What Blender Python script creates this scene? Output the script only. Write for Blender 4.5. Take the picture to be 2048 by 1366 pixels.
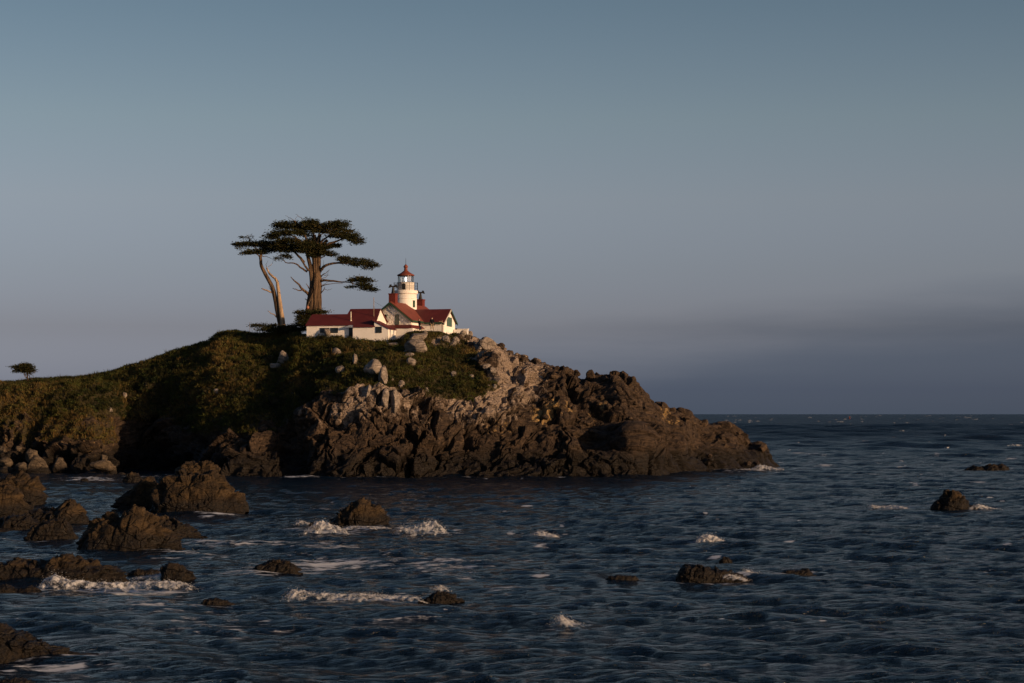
import bpy, math, random
import numpy as np
from mathutils import Vector, Matrix
for o in list(bpy.data.objects): bpy.data.objects.remove(o, do_unlink=True)
random.seed(7); rng = np.random.default_rng(7)
sc = bpy.context.scene; COL = sc.collection
R = math.radians

# ------------------------------------------------------------------ camera
CH, F, HZ = 8.0, 3982.0, 826.0            # camera height (m), focal length and horizon row in photo pixels
cam = bpy.data.cameras.new('camera'); camo = bpy.data.objects.new('camera', cam); COL.objects.link(camo)
camo.location = (0, 0, CH); camo.rotation_euler = (R(90), 0, 0)
cam.sensor_width = 36; cam.lens = F / 2048 * 36; cam.shift_y = (HZ - 683) / 2048
cam.clip_start = 1; cam.clip_end = 40000
sc.camera = camo

# ------------------------------------------------------------------ sky, sun, exposure
SUN_AZ, SUN_EL = 124.5, 9.5               # degrees clockwise from the view direction, and above the horizon
sc.view_settings.view_transform = 'Standard'; sc.view_settings.look = 'None'
sc.view_settings.gamma = 1; sc.view_settings.use_curve_mapping = False
sc.view_settings.exposure = 0.0
W = bpy.data.worlds.new('World'); sc.world = W; W.use_nodes = True
nt = W.node_tree; nt.nodes.clear()
N = nt.nodes.new; L = nt.links.new
sky = N('ShaderNodeTexSky'); sky.sky_type = 'NISHITA'; sky.sun_disc = False
sky.sun_elevation = R(SUN_EL); sky.sun_rotation = R(SUN_AZ)
sky.altitude = 10; sky.air_density = 1.0; sky.dust_density = 1.5; sky.ozone_density = 1.5
bg = N('ShaderNodeBackground'); bg.inputs[1].default_value = 0.10
ow = N('ShaderNodeOutputWorld')
tc = N('ShaderNodeTexCoord'); sep = N('ShaderNodeSeparateXYZ'); L(tc.outputs['Generated'], sep.inputs[0])
ramp = N('ShaderNodeValToRGB'); ramp.color_ramp.interpolation = 'LINEAR'      # sea air: greyer and bluer towards the horizon, all round
els = [(0.0, (1.38, 1.66, 3.5)), (0.0116, (1.0, 1.20, 2.68)), (0.0417, (.74, .75, 1.38)), (0.0716, (.82, .78, 1.17)), (0.106, (.96, .85, 1.06)), (0.1456, (.93, .86, .94)), (.2031, (.74, .735, .79)), (.40, (.48, .58, .74)), (1.0, (.34, .46, .66))]
cr = ramp.color_ramp
while len(cr.elements) < len(els): cr.elements.new(0.5)
for e, (p, c) in zip(cr.elements, els): e.position = p; e.color = (*c, 1)
L(sep.outputs['Z'], ramp.inputs[0])
mul = N('ShaderNodeMix'); mul.data_type = 'RGBA'; mul.blend_type = 'MULTIPLY'; mul.inputs[0].default_value = 1; mul.clamp_result = False
L(sky.outputs[0], mul.inputs[6]); L(ramp.outputs[0], mul.inputs[7])
# a low marine cloud bank along the horizon, its upper edge rising and falling in lobes all round
def M(op, a, b=0.0, c=0.0):
    x = N('ShaderNodeMath'); x.operation = op
    for i, v in enumerate((a, b, c)):
        if isinstance(v, bpy.types.NodeSocket): L(v, x.inputs[i])
        else: x.inputs[i].default_value = v
    return x.outputs[0]
azn = M('ARCTAN2', sep.outputs['X'], sep.outputs['Y'])
mp = N('ShaderNodeMapping'); mp.inputs['Scale'].default_value = (3.5, 3.5, 30); L(tc.outputs['Generated'], mp.inputs[0])
nz = N('ShaderNodeTexNoise'); nz.inputs['Scale'].default_value = 2.2; nz.inputs['Detail'].default_value = 6; L(mp.outputs[0], nz.inputs['Vector'])
hb = M('MULTIPLY_ADD', M('SINE', M('MULTIPLY_ADD', azn, 4.0, .2)), .034, .025)
hb = M('MULTIPLY_ADD', M('SUBTRACT', nz.outputs['Fac'], .5), .030, hb)
mr = N('ShaderNodeMapRange'); mr.interpolation_type = 'SMOOTHSTEP'; L(M('SUBTRACT', sep.outputs['Z'], hb), mr.inputs[0])
mr.inputs[1].default_value = .014; mr.inputs[2].default_value = -.030
bank = N('ShaderNodeMix'); bank.data_type = 'RGBA'; bank.blend_type = 'MULTIPLY'; L(mr.outputs[0], bank.inputs[0])
L(mul.outputs[2], bank.inputs[6]); bank.inputs[7].default_value = (.50, .575, .66, 1)
L(bank.outputs[2], bg.inputs[0]); L(bg.outputs[0], ow.inputs[0])

sl = bpy.data.lights.new('sun', 'SUN'); sl.energy = 4.8; sl.angle = R(0.53); sl.color = (1.0, 0.63, 0.34)
so = bpy.data.objects.new('sun', sl); COL.objects.link(so)
az, el = R(SUN_AZ), R(SUN_EL)
SUNV = Vector((math.sin(az) * math.cos(el), math.cos(az) * math.cos(el), math.sin(el)))
so.rotation_euler = (-SUNV).to_track_quat('-Z', 'Y').to_euler(); so.location = (60, 0, 80)

# ------------------------------------------------------------------ helpers
def W3(x, y, d):                                      # photo pixel + distance -> point
    return np.array(((x - 1024) / F * d, d, CH + (HZ - y) / F * d))
def dsea(y): return CH * F / (y - HZ)                 # distance at which the sea shows at a row

PERM = np.random.default_rng(3).permutation(256).astype(np.int32); PERM = np.concatenate([PERM, PERM, PERM])
GRAD = np.random.default_rng(4).normal(size=(256, 3)).astype(np.float32); GRAD /= np.linalg.norm(GRAD, axis=1, keepdims=True)
def pn(p):
    p = np.asarray(p, np.float32); i = np.floor(p).astype(np.int32); f = p - i; i &= 255
    u = f * f * f * (f * (f * 6 - 15) + 10); out = 0
    for dx in (0, 1):
        wx = u[:, 0] if dx else 1 - u[:, 0]
        for dy in (0, 1):
            wy = u[:, 1] if dy else 1 - u[:, 1]
            for dz in (0, 1):
                wz = u[:, 2] if dz else 1 - u[:, 2]
                h = PERM[PERM[PERM[(i[:, 0] + dx) & 255] + ((i[:, 1] + dy) & 255)] + ((i[:, 2] + dz) & 255)]
                g = GRAD[h]
                out = out + wx * wy * wz * (g[:, 0] * (f[:, 0] - dx) + g[:, 1] * (f[:, 1] - dy) + g[:, 2] * (f[:, 2] - dz))
    return out * 1.6
def fbm(p, o=4, gain=.5, lac=2.03):
    a, s, q = 1.0, 0, np.asarray(p, np.float32)
    for k in range(o): s = s + a * pn(q + 17.3 * k); q = q * lac; a *= gain
    return s
def ridged(p, o=4, gain=.5):
    a, s, q = 1.0, 0, np.asarray(p, np.float32)
    for k in range(o): s = s + a * (1 - 2 * np.abs(pn(q + 31.7 * k))); q = q * 2.07; a *= gain
    return s
RND = np.random.default_rng(5).random((256, 4)).astype(np.float32)
def worley(p, tilt=False):                                        # F1, F2, a random value per cell
    p = np.asarray(p, np.float32); i = np.floor(p).astype(np.int32); f = p - i
    f1 = np.full(len(p), 9., np.float32); f2 = f1.copy(); cid = np.zeros(len(p), np.float32); ti = cid.copy()
    for dx in (-1, 0, 1):
        for dy in (-1, 0, 1):
            for dz in (-1, 0, 1):
                h = PERM[PERM[PERM[(i[:, 0] + dx) & 255] + ((i[:, 1] + dy) & 255)] + ((i[:, 2] + dz) & 255)]
                r = RND[h]
                d = (dx + r[:, 0] - f[:, 0]) ** 2 + (dy + r[:, 1] - f[:, 1]) ** 2 + (dz + r[:, 2] - f[:, 2]) ** 2
                m = d < f1
                f2 = np.where(m, f1, np.minimum(f2, d)); cid = np.where(m, r[:, 3], cid); f1 = np.where(m, d, f1)
                if tilt:
                    g = GRAD[(h * 7 + 13) & 255]
                    tl = g[:, 0] * (f[:, 0] - dx - r[:, 0]) + g[:, 1] * (f[:, 1] - dy - r[:, 1]) + g[:, 2] * (f[:, 2] - dz - r[:, 2])
                    ti = np.where(m, tl, ti)
    if tilt: return np.sqrt(f1), np.sqrt(f2), cid - .5 + 1.5 * ti      # each cell a tilted plane: broken rock faces
    return np.sqrt(f1), np.sqrt(f2), cid
def sstep(a, b, x):
    t = np.clip((x - a) / (b - a), 0, 1); return t * t * (3 - 2 * t)

def mesh_np(name, v, f, mat=None, parent=None, smooth=True, attrs=None, mats=None, midx=None):
    v = np.asarray(v, np.float32); f = np.asarray(f, np.int32); k = f.shape[1]
    me = bpy.data.meshes.new(name); me.vertices.add(len(v)); me.vertices.foreach_set('co', v.ravel())
    me.loops.add(f.size); me.loops.foreach_set('vertex_index', f.ravel())
    me.polygons.add(len(f)); me.polygons.foreach_set('loop_start', np.arange(0, f.size, k, dtype=np.int32))
    me.polygons.foreach_set('use_smooth', np.full(len(f), smooth))
    if attrs:
        for an, a in attrs.items():
            a = np.asarray(a, np.float32)
            if a.ndim == 1:
                at = me.attributes.new(an, 'FLOAT', 'POINT'); at.data.foreach_set('value', a)
            else:
                at = me.attributes.new(an, 'FLOAT_COLOR', 'POINT')
                at.data.foreach_set('color', np.concatenate([a, np.ones((len(a), 1), np.float32)], 1).ravel())
    if mat: me.materials.append(mat)
    me.update(calc_edges=True)
    o = bpy.data.objects.new(name, me); COL.objects.link(o); o.parent = parent
    return o
def grid_faces(nr, nc):
    a = np.arange(nr * nc).reshape(nr, nc)
    return np.stack([a[:-1, :-1], a[:-1, 1:], a[1:, 1:], a[1:, :-1]], -1).reshape(-1, 4)
def tag(o, label=None, cat=None, group=None, kind=None):
    for k, x in (('label', label), ('category', cat), ('group', group), ('kind', kind)):
        if x: o[k] = x
    return o
def empty(name, loc, rz=0):
    o = bpy.data.objects.new(name, None); COL.objects.link(o); o.location = loc; o.rotation_euler = (0, 0, rz)
    o.empty_display_size = .3; return o
class MB:                                             # collects polygons, links them as one mesh
    def __init__(s): s.v = []; s.f = []
    def poly(s, pts):
        b = len(s.v); s.v += [tuple(map(float, p)) for p in pts]; s.f.append(list(range(b, b + len(pts)))); return s
    def prism(s, pts, vec):
        b = len(s.v); n = len(pts); vec = np.array(vec, float)
        s.v += [tuple(map(float, p)) for p in pts] + [tuple(map(float, np.array(p) + vec)) for p in pts]
        s.f.append(list(range(b, b + n))[::-1]); s.f.append(list(range(b + n, b + 2 * n)))
        for i in range(n): j = (i + 1) % n; s.f.append([b + i, b + j, b + n + j, b + n + i])
        return s
    def box(s, x0, x1, y0, y1, z0, z1):
        return s.prism([(x0, y0, z0), (x1, y0, z0), (x1, y1, z0), (x0, y1, z0)], (0, 0, z1 - z0))
    def lathe(s, prof, c=(0, 0), n=28, a0=0):
        b = len(s.v)
        for r, z in prof:
            for i in range(n):
                a = a0 + 2 * math.pi * i / n; s.v.append((c[0] + r * math.cos(a), c[1] + r * math.sin(a), z))
        for k in range(len(prof) - 1):
            for i in range(n):
                j = (i + 1) % n; s.f.append([b + k * n + i, b + k * n + j, b + (k + 1) * n + j, b + (k + 1) * n + i])
        s.f.append([b + i for i in range(n)][::-1]); s.f.append([b + (len(prof) - 1) * n + i for i in range(n)])
        return s
    def tube(s, pts, rad, n=7):
        pts = [np.array(p, float) for p in pts]; b = len(s.v); m = len(pts)
        if not hasattr(rad, '__len__'): rad = [rad] * m
        up = np.array((0.13, 1, 0.07)); up /= np.linalg.norm(up)
        for i, p in enumerate(pts):
            t = pts[min(i + 1, m - 1)] - pts[max(i - 1, 0)]; t /= np.linalg.norm(t) + 1e-9
            a = np.cross(t, up); la = np.linalg.norm(a)
            if la < .05: a = np.cross(t, (1, 0, 0.)); la = np.linalg.norm(a)
            a /= la; c = np.cross(t, a)
            for k in range(n):
                th = 2 * math.pi * k / n; s.v.append(tuple(p + rad[i] * (a * math.cos(th) + c * math.sin(th))))
        for i in range(m - 1):
            for k in range(n):
                j = (k + 1) % n; s.f.append([b + i * n + k, b + i * n + j, b + (i + 1) * n + j, b + (i + 1) * n + k])
        s.f.append([b + k for k in range(n)][::-1]); s.f.append([b + (m - 1) * n + k for k in range(n)])
        return s
    def build(s, name, mat, parent=None, smooth=False):
        me = bpy.data.meshes.new(name); me.from_pydata(s.v, [], s.f)
        if mat: me.materials.append(mat)
        if smooth: me.polygons.foreach_set('use_smooth', [True] * len(me.polygons))
        me.update(); o = bpy.data.objects.new(name, me); COL.objects.link(o); o.parent = parent
        return o
def spline(pts, n):                                   # smooth curve through points (Catmull-Rom)
    P = np.array(pts, float); m = len(P); out = []
    Q = np.vstack([2 * P[0] - P[1], P, 2 * P[-1] - P[-2]])
    for t in np.linspace(0, m - 1, n):
        i = min(int(t), m - 2); f = t - i; a, b, c, d = Q[i], Q[i + 1], Q[i + 2], Q[i + 3]
        out.append(.5 * (2 * b + (c - a) * f + (2 * a - 5 * b + 4 * c - d) * f * f + (3 * b - a - 3 * c + d) * f ** 3))
    return np.array(out)

# ------------------------------------------------------------------ materials
def mat(name, col, rough=.8, var=.12, scale=1.5, bump=0, bscale=8, metal=0, spec=.3, detail=4):
    m = bpy.data.materials.new(name); m.use_nodes = True; t = m.node_tree; b = t.nodes['Principled BSDF']
    b.inputs['Roughness'].default_value = rough; b.inputs['Metallic'].default_value = metal
    b.inputs['Specular IOR Level'].default_value = spec
    co = t.nodes.new('ShaderNodeTexCoord')
    n = t.nodes.new('ShaderNodeTexNoise'); n.inputs['Scale'].default_value = scale; n.inputs['Detail'].default_value = detail
    t.links.new(co.outputs['Object'], n.inputs['Vector'])
    r = t.nodes.new('ShaderNodeValToRGB'); r.color_ramp.elements[0].position = .3; r.color_ramp.elements[1].position = .7
    r.color_ramp.elements[0].color = (*[c * (1 - var) for c in col], 1); r.color_ramp.elements[1].color = (*[min(1, c * (1 + var)) for c in col], 1)
    t.links.new(n.outputs['Fac'], r.inputs[0]); t.links.new(r.outputs[0], b.inputs['Base Color'])
    if bump:
        n2 = t.nodes.new('ShaderNodeTexNoise'); n2.inputs['Scale'].default_value = bscale; n2.inputs['Detail'].default_value = 5
        t.links.new(co.outputs['Object'], n2.inputs['Vector'])
        bp = t.nodes.new('ShaderNodeBump'); bp.inputs['Strength'].default_value = 1; bp.inputs['Distance'].default_value = bump
        t.links.new(n2.outputs['Fac'], bp.inputs['Height']); t.links.new(bp.outputs[0], b.inputs['Normal'])
    return m
class NG:                                             # small node-graph helper
    def __init__(s, m): s.t = m.node_tree; s.n = s.t.nodes; s.l = s.t.links
    def new(s, kind, ins=None, **kw):
        x = s.n.new(kind)
        for k, v in kw.items(): setattr(x, k, v)
        for k, v in (ins or {}).items():
            if isinstance(v, bpy.types.NodeSocket): s.l.new(v, x.inputs[k])
            else: x.inputs[k].default_value = v
        return x
    def math(s, op, a, b=0.0, c=0.0, clamp=False):
        x = s.n.new('ShaderNodeMath'); x.operation = op; x.use_clamp = clamp
        for i, v in enumerate((a, b, c)):
            if isinstance(v, bpy.types.NodeSocket): s.l.new(v, x.inputs[i])
            else: x.inputs[i].default_value = v
        return x.outputs[0]
    def mix(s, f, a, b):
        x = s.n.new('ShaderNodeMix'); x.data_type = 'RGBA'
        for i, v in ((0, f), (6, a), (7, b)):
            if isinstance(v, bpy.types.NodeSocket): s.l.new(v, x.inputs[i])
            else: x.inputs[i].default_value = v if i == 0 else (*v, 1)
        return x.outputs[2]
    def smooth(s, v, a, b):
        x = s.n.new('ShaderNodeMapRange'); x.interpolation_type = 'SMOOTHSTEP'
        s.l.new(v, x.inputs[0]); x.inputs[1].default_value = a; x.inputs[2].default_value = b
        return x.outputs[0]
    def noise(s, vec, scale, detail=5, rough=.55): 
        return s.new('ShaderNodeTexNoise', {'Vector': vec, 'Scale': scale, 'Detail': detail, 'Roughness': rough}).outputs['Fac']

def rock_material(name, terrain=False, dark=(.021, .0145, .0105), mid=(.066, .044, .028), wet_top=4.2):
    m = bpy.data.materials.new(name); m.use_nodes = True; g = NG(m); b = g.n['Principled BSDF']
    geo = g.new('ShaderNodeNewGeometry'); pos = geo.outputs['Position']
    z = g.new('ShaderNodeSeparateXYZ', {0: pos}).outputs['Z']
    n1 = g.noise(pos, .35, 6); n2 = g.noise(pos, 1.7, 6, .65); n3 = g.noise(pos, 6, 4, .7)
    mpv = g.new('ShaderNodeMapping', {'Vector': pos, 'Rotation': (0, R(40), 0), 'Scale': (.40, .6, 3.2)}).outputs[0]
    ns = g.noise(mpv, 1.0, 5, .6)
    base = g.mix(g.smooth(n2, .35, .68), dark, mid)
    base = g.mix(g.math('MULTIPLY', g.smooth(ns, .5, .72), .6), base, tuple(c * 1.55 for c in mid))
    if terrain:
        at = g.new('ShaderNodeAttribute', attribute_name='zone').outputs['Color']
        sp = g.new('ShaderNodeSeparateColor', {0: at}); veg, pale, och = sp.outputs[0], sp.outputs[1], sp.outputs[2]
        stre = g.noise(g.new('ShaderNodeMapping', {'Vector': pos, 'Scale': (1.3, 1.3, .22)}).outputs[0], 1.0, 6, .65)
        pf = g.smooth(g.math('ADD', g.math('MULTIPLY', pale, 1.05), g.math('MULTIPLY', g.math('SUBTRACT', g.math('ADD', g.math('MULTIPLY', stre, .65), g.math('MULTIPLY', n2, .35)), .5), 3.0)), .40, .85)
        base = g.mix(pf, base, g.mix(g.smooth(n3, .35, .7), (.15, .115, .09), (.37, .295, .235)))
        of = g.smooth(g.math('ADD', och, g.math('MULTIPLY', g.math('SUBTRACT', n2, .5), 2.0)), .55, .78)
        base = g.mix(of, base, (.25, .165, .07))
        vf = g.smooth(g.math('ADD', veg, g.math('MULTIPLY', g.math('SUBTRACT', n2, .5), .9)), .4, .6)
        soil = g.mix(n1, (.030, .026, .011), (.055, .042, .018))
        base = g.mix(vf, base, soil)
    wet = 0.0
    if wet_top is not None: wet = g.math('SUBTRACT', 1.0, g.smooth(g.math('ADD', z, g.math('MULTIPLY', g.math('SUBTRACT', n1, .5), 2.2)), wet_top * .45, wet_top))
    if wet_top is not None: base = g.mix(wet, base, g.mix(g.smooth(n3, .4, .7), (.006, .005, .0045), (.020, .0135, .007)))
    g.l.new(base, b.inputs['Base Color'])
    g.l.new(g.math('SUBTRACT', .9, g.math('MULTIPLY', wet, .35)), b.inputs['Roughness'])
    b.inputs['Specular IOR Level'].default_value = .25
    h = g.math('ADD', g.math('MULTIPLY', n2, .42), g.math('MULTIPLY', n3, .30))
    h = g.math('ADD', h, g.math('MULTIPLY', ns, .60))
    vor = g.new('ShaderNodeTexVoronoi', {'Vector': g.new('ShaderNodeMapping', {'Vector': pos, 'Rotation': (0, R(35), 0), 'Scale': (.6, 1, 1.3)}).outputs[0], 'Scale': .9}, feature='DISTANCE_TO_EDGE').outputs[0]
    h = g.math('ADD', h, g.math('MULTIPLY', g.smooth(vor, 0, .045), .22))
    bp = g.new('ShaderNodeBump', {'Height': h, 'Distance': .55, 'Strength': .9}); g.l.new(bp.outputs[0], b.inputs['Normal'])
    return m
M_land = rock_material('headland_rock', True)
M_searock = rock_material('sea_rock', dark=(.016, .011, .0065), mid=(.056, .036, .0165), wet_top=1.3)
M_pale = rock_material('pale_boulder', dark=(.16, .135, .115), mid=(.29, .245, .205), wet_top=None)
M_tan = rock_material('tan_boulder', dark=(.060, .046, .032), mid=(.125, .096, .066), wet_top=1.0)
M_block = rock_material('ridge_rock', dark=(.028, .020, .014), mid=(.080, .054, .034), wet_top=1.5)

def attr_mat(name, rough=.85, transl=.25):
    m = bpy.data.materials.new(name); m.use_nodes = True; g = NG(m); b = g.n['Principled BSDF']
    at = g.new('ShaderNodeAttribute', attribute_name='tint').outputs['Color']
    g.l.new(at, b.inputs['Base Color']); b.inputs['Roughness'].default_value = rough; b.inputs['Specular IOR Level'].default_value = .15
    tr = g.new('ShaderNodeBsdfTranslucent', {'Color': at}); ms = g.new('ShaderNodeMixShader', {0: transl, 1: b.outputs[0], 2: tr.outputs[0]})
    g.l.new(ms.outputs[0], g.n['Material Output'].inputs[0]); return m
M_leaf = attr_mat('foliage'); M_grass = attr_mat('scrub_leaf')

def water_material():
    m = bpy.data.materials.new('sea_water'); m.use_nodes = True; g = NG(m); b = g.n['Principled BSDF']
    pos = g.new('ShaderNodeNewGeometry').outputs['Position']
    b.inputs['Base Color'].default_value = (.0018, .0075, .017, 1); b.inputs['IOR'].default_value = 1.21
    py_ = g.new('ShaderNodeSeparateXYZ', {0: pos}).outputs['Y']
    g.l.new(g.math('MULTIPLY_ADD', g.smooth(py_, 150, 800), .28, .10), b.inputs['Roughness'])   # chop too fine to model far out
    mp = lambda s, r=0: g.new('ShaderNodeMapping', {'Vector': pos, 'Scale': s, 'Rotation': (0, 0, r)}).outputs[0]
    a1 = g.noise(mp((.55, 1.1, 1), .25), 1.0, 5, .62); a2 = g.noise(mp((2.2, 3.6, 1), -.3), 1.0, 4, .6)
    a3 = g.noise(mp((.13, .30, 1), .1), 1.0, 3, .5)
    h = g.math('ADD', g.math('MULTIPLY', a1, .95), g.math('ADD', g.math('MULTIPLY', a2, .62), g.math('MULTIPLY', a3, .7)))
    h = g.math('MULTIPLY', h, g.math('MULTIPLY_ADD', g.noise(mp((.02, .05, 1), .2), 1.0, 3, .5), 1.5, .30))   # calmer and rougher patches
    bp = g.new('ShaderNodeBump', {'Height': h, 'Distance': 1.0, 'Strength': 1.0}); g.l.new(bp.outputs[0], b.inputs['Normal'])
    foam = g.new('ShaderNodeAttribute', attribute_name='foam').outputs['Fac']
    fn = g.noise(mp((.9, 2.0, 1), .15), 1.0, 7, .68); fn2 = g.noise(mp((.22, .8, 1), -.1), 1.0, 5, .6)
    lace = g.new('ShaderNodeTexVoronoi', {'Vector': mp((1.1, 1.9, 1), .2), 'Scale': 1.0}, feature='DISTANCE_TO_EDGE').outputs[0]
    lc = g.math('SUBTRACT', .12, lace)
    v = g.math('ADD', g.math('MULTIPLY_ADD', fn, 1.5, -.75), g.math('MULTIPLY_ADD', fn2, .9, .05))
    v = g.math('ADD', v, g.math('MULTIPLY', lc, .35))
    ff = g.smooth(g.math('ADD', v, g.math('MULTIPLY', foam, .62)), .84, 1.10)
    d = g.new('ShaderNodeBsdfDiffuse', {'Color': (.52, .55, .58, 1)})
    ms = g.new('ShaderNodeMixShader', {0: ff, 1: b.outputs[0], 2: d.outputs[0]})
    g.l.new(ms.outputs[0], g.n['Material Output'].inputs[0]); return m
M_water = water_material()
def foam_material():
    m = bpy.data.materials.new('sea_foam'); m.use_nodes = True; g = NG(m); b = g.n['Principled BSDF']; b.inputs['Roughness'].default_value = .8; b.inputs['Specular IOR Level'].default_value = .2
    pos = g.new('ShaderNodeNewGeometry').outputs['Position']; n = g.noise(pos, 3.2, 6, .62); n2 = g.noise(pos, 1.0, 4, .6)
    col = g.mix(g.smooth(n, .35, .65), (.52, .54, .57), (.70, .71, .73)); g.l.new(col, b.inputs['Base Color'])
    tl = g.new('ShaderNodeMixShader', {0: .45, 1: b.outputs[0], 2: g.new('ShaderNodeBsdfTranslucent', {'Color': col}).outputs[0]})
    den = g.new('ShaderNodeAttribute', attribute_name='dens').outputs['Fac']
    al = g.smooth(g.math('ADD', den, g.math('MULTIPLY', g.math('SUBTRACT', g.math('ADD', g.math('MULTIPLY', n, .65), g.math('MULTIPLY', n2, .35)), .5), 3.3)), .28, .92)
    ms = g.new('ShaderNodeMixShader', {0: al, 1: g.new('ShaderNodeBsdfTransparent').outputs[0], 2: tl.outputs[0]}); g.l.new(ms.outputs[0], g.n['Material Output'].inputs[0]); return m
M_foam = foam_material()

# ------------------------------------------------------------------ the headland
# photo column: waterline distance, then (row, distance) of lower cliff, cliff top, mid slope, crest
KEYS = [
 (-420, 270, 900, 276, 855, 279, 800, 285, 297), (0, 271, 905, 276, 860, 279, 800, 285, 297), (60, 271.5, 905, 276, 858, 279, 800, 285, 297),
 (130, 268.5, 900, 273.5, 850, 276.5, 795, 283, 296), (190, 267, 900, 271.5, 845, 275.5, 790, 282.5, 295.5), (222, 268, 900, 272.5, 840, 277, 788, 283.5, 295.5),
 (250, 276, 890, 281, 835, 282.5, 785, 285, 295.5), (320, 279, 890, 283, 830, 282.5, 765, 284, 295), (365, 270, 890, 275, 850, 277, 762, 282, 295),
 (395, 258, 895, 263, 862, 268.5, 758, 280.5, 294.5), (440, 254.5, 900, 259, 863, 264.5, 750, 278.5, 294), (490, 252.5, 900, 256.5, 862, 261.5, 755, 276.5, 293),
 (530, 252, 902, 256.5, 858, 261.5, 758, 275.5, 292), (565, 252, 905, 258, 850, 262.5, 755, 275, 291), (600, 249.5, 905, 253.5, 835, 258, 742, 272, 284.5),
 (650, 247.5, 902, 252, 805, 257, 735, 269, 282), (700, 247, 900, 251, 788, 256.5, 728, 266, 281), (780, 246.5, 895, 250.5, 772, 256.5, 722, 266, 280),
 (850, 247, 890, 251, 787, 257, 720, 267, 279), (900, 248, 890, 252, 797, 258, 725, 268, 280), (950, 248.5, 890, 253, 795, 259, 735, 268.5, 283),
 (990, 249, 890, 254, 775, 261, 733, 267.5, 281), (1030, 249.5, 888, 255, 805, 261, 752, 268, 279), (1070, 250, 888, 256, 815, 262, 765, 268.5, 278),
 (1110, 250.5, 888, 257, 822, 263, 780, 269, 278), (1150, 251, 888, 257, 832, 263, 792, 269, 278), (1180, 252, 888, 258, 838, 263, 800, 269, 278),
 (1220, 253, 890, 258, 845, 264, 802, 270, 278), (1265, 254, 880, 258, 850, 264, 808, 270, 279), (1305, 257, 890, 262, 865, 267, 838, 272, 280),
 (1345, 262, 903, 267, 876, 271, 848, 276, 283), (1390, 268, 910, 272, 886, 276, 862, 280, 287), (1455, 276, 916, 279, 897, 283, 874, 287, 293),
 (1495, 280, 922, 283, 909, 287, 899, 290, 295), (1515, 283, 924, 286, 914, 289, 902, 291.5, 295), (1540, 288, 931, 290, 928, 292, 924, 294, 296),
 (1560, 292, 936, 293, 936, 294, 936, 295, 297), (1600, 293, 948, 294, 948, 295, 948, 296, 298)]
CREST = [(-420, 776), (0, 770), (60, 762), (150, 757), (210, 748), (250, 735), (300, 722), (350, 703), (400, 689), (422, 684), (436, 670), (460, 663), (490, 666),
 (520, 669), (560, 668), (590, 667), (612, 666), (700, 672), (760, 677), (795, 679), (804, 670), (816, 662), (832, 660), (880, 661), (900, 667), (940, 671), (965, 675), (985, 679), (1000, 692), (1020, 704), (1060, 718),
 (1100, 735), (1140, 744), (1163, 760), (1172, 757), (1185, 751), (1200, 753), (1215, 758), (1235, 755), (1265, 759), (1280, 772), (1292, 787), (1305, 805), (1318, 804),
 (1330, 803), (1340, 817), (1375, 819), (1390, 834), (1420, 847), (1440, 846), (1458, 850), (1480, 872), (1495, 889), (1515, 887), (1528, 903), (1545, 924), (1558, 936), (1570, 942), (1600, 950)]
K = np.array(KEYS, float)
cols = np.arange(-420, 1598, 1.65); NC = len(cols)
def smooth1(a, k):
    w = np.hanning(2 * k + 3)[1:-1]; w /= w.sum(); return np.convolve(np.pad(a, k, mode='edge'), w, 'valid')
def ci(j, k=9): return smooth1(np.interp(cols, K[:, 0], K[:, j]), k)
crest = smooth1(np.interp(cols, [c[0] for c in CREST], [c[1] for c in CREST]), 2)
zat = lambda y, d: CH + (HZ - y) / F * d
dw, dc = ci(1), ci(8)
ds = [dw - 5, dw] + [ci(j) for j in (3, 5, 7)] + [dc, dc + 14, dc + 40, dc + 60]
zs = [np.full(NC, -3.), np.full(NC, -.1)] + [zat(ci(j), ci(j + 1)) for j in (2, 4, 6)] + [zat(crest, dc)]
zs += [zs[-1] - .5 - .12 * np.clip(zs[-1] - 12, 0, 9) * (cols > 960), zs[-1] * .5 - 2, np.full(NC, -4.)]
seg = [6, 56, 74, 66, 62, 14, 8, 4]
D, Z = [], []
for i, n in enumerate(seg):
    for t in np.linspace(0, 1, n, endpoint=(i == len(seg) - 1)):
        D.append(ds[i] * (1 - t) + ds[i + 1] * t); Z.append(zs[i] * (1 - t) + zs[i + 1] * t)
D, Z = np.array(D), np.array(Z); NR = len(D)
for A in (D, Z):                                       # round the profile a little
    for _ in range(5): A[1:-1] = .25 * A[:-2] + .5 * A[1:-1] + .25 * A[2:]
PXg = np.broadcast_to(cols, D.shape)
G = np.stack([(PXg - 1024) / F * D, D, Z], -1)
PYg = HZ - (Z - CH) / D * F
du = np.gradient(G, axis=1); dv = np.gradient(G, axis=0)
Nn = np.cross(du, dv); Nn /= np.linalg.norm(Nn, axis=-1, keepdims=True) + 1e-9
P = G.reshape(-1, 3); Nf = Nn.reshape(-1, 3); px = PXg.ravel(); py = PYg.ravel()
cli = np.interp(px, K[:, 0], K[:, 4])                  # cliff-top row of each column
wob = fbm(P * .16, 4) * 22 + fbm(P * .6 + 9, 3) * 9
veg = sstep(10, -10, py - cli + wob - 4 * 0)
rb = np.interp(py, [640, 665, 690, 735, 775, 800, 830, 960], [885, 925, 948, 962, 998, 935, 900, 880])   # right limit of the green slope
veg = np.minimum(veg, sstep(8, -12, px - rb + wob * .7))
left = sstep(262, 205, px)
veg = np.maximum(veg, left * sstep(925, 885, py) * np.clip(.50 + .45 * fbm(P * .35 + 13, 3), 0, .9))
plateau = (px > 585) & (px < 960) & (py < 690)
veg = np.where((px > 800) & (px < 950) & (py < 690) & (fbm(P * .5 + 3, 2) > .05), veg * .35, veg)
ridge_r = sstep(960, 1010, px)
rock = 1 - veg
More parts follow.
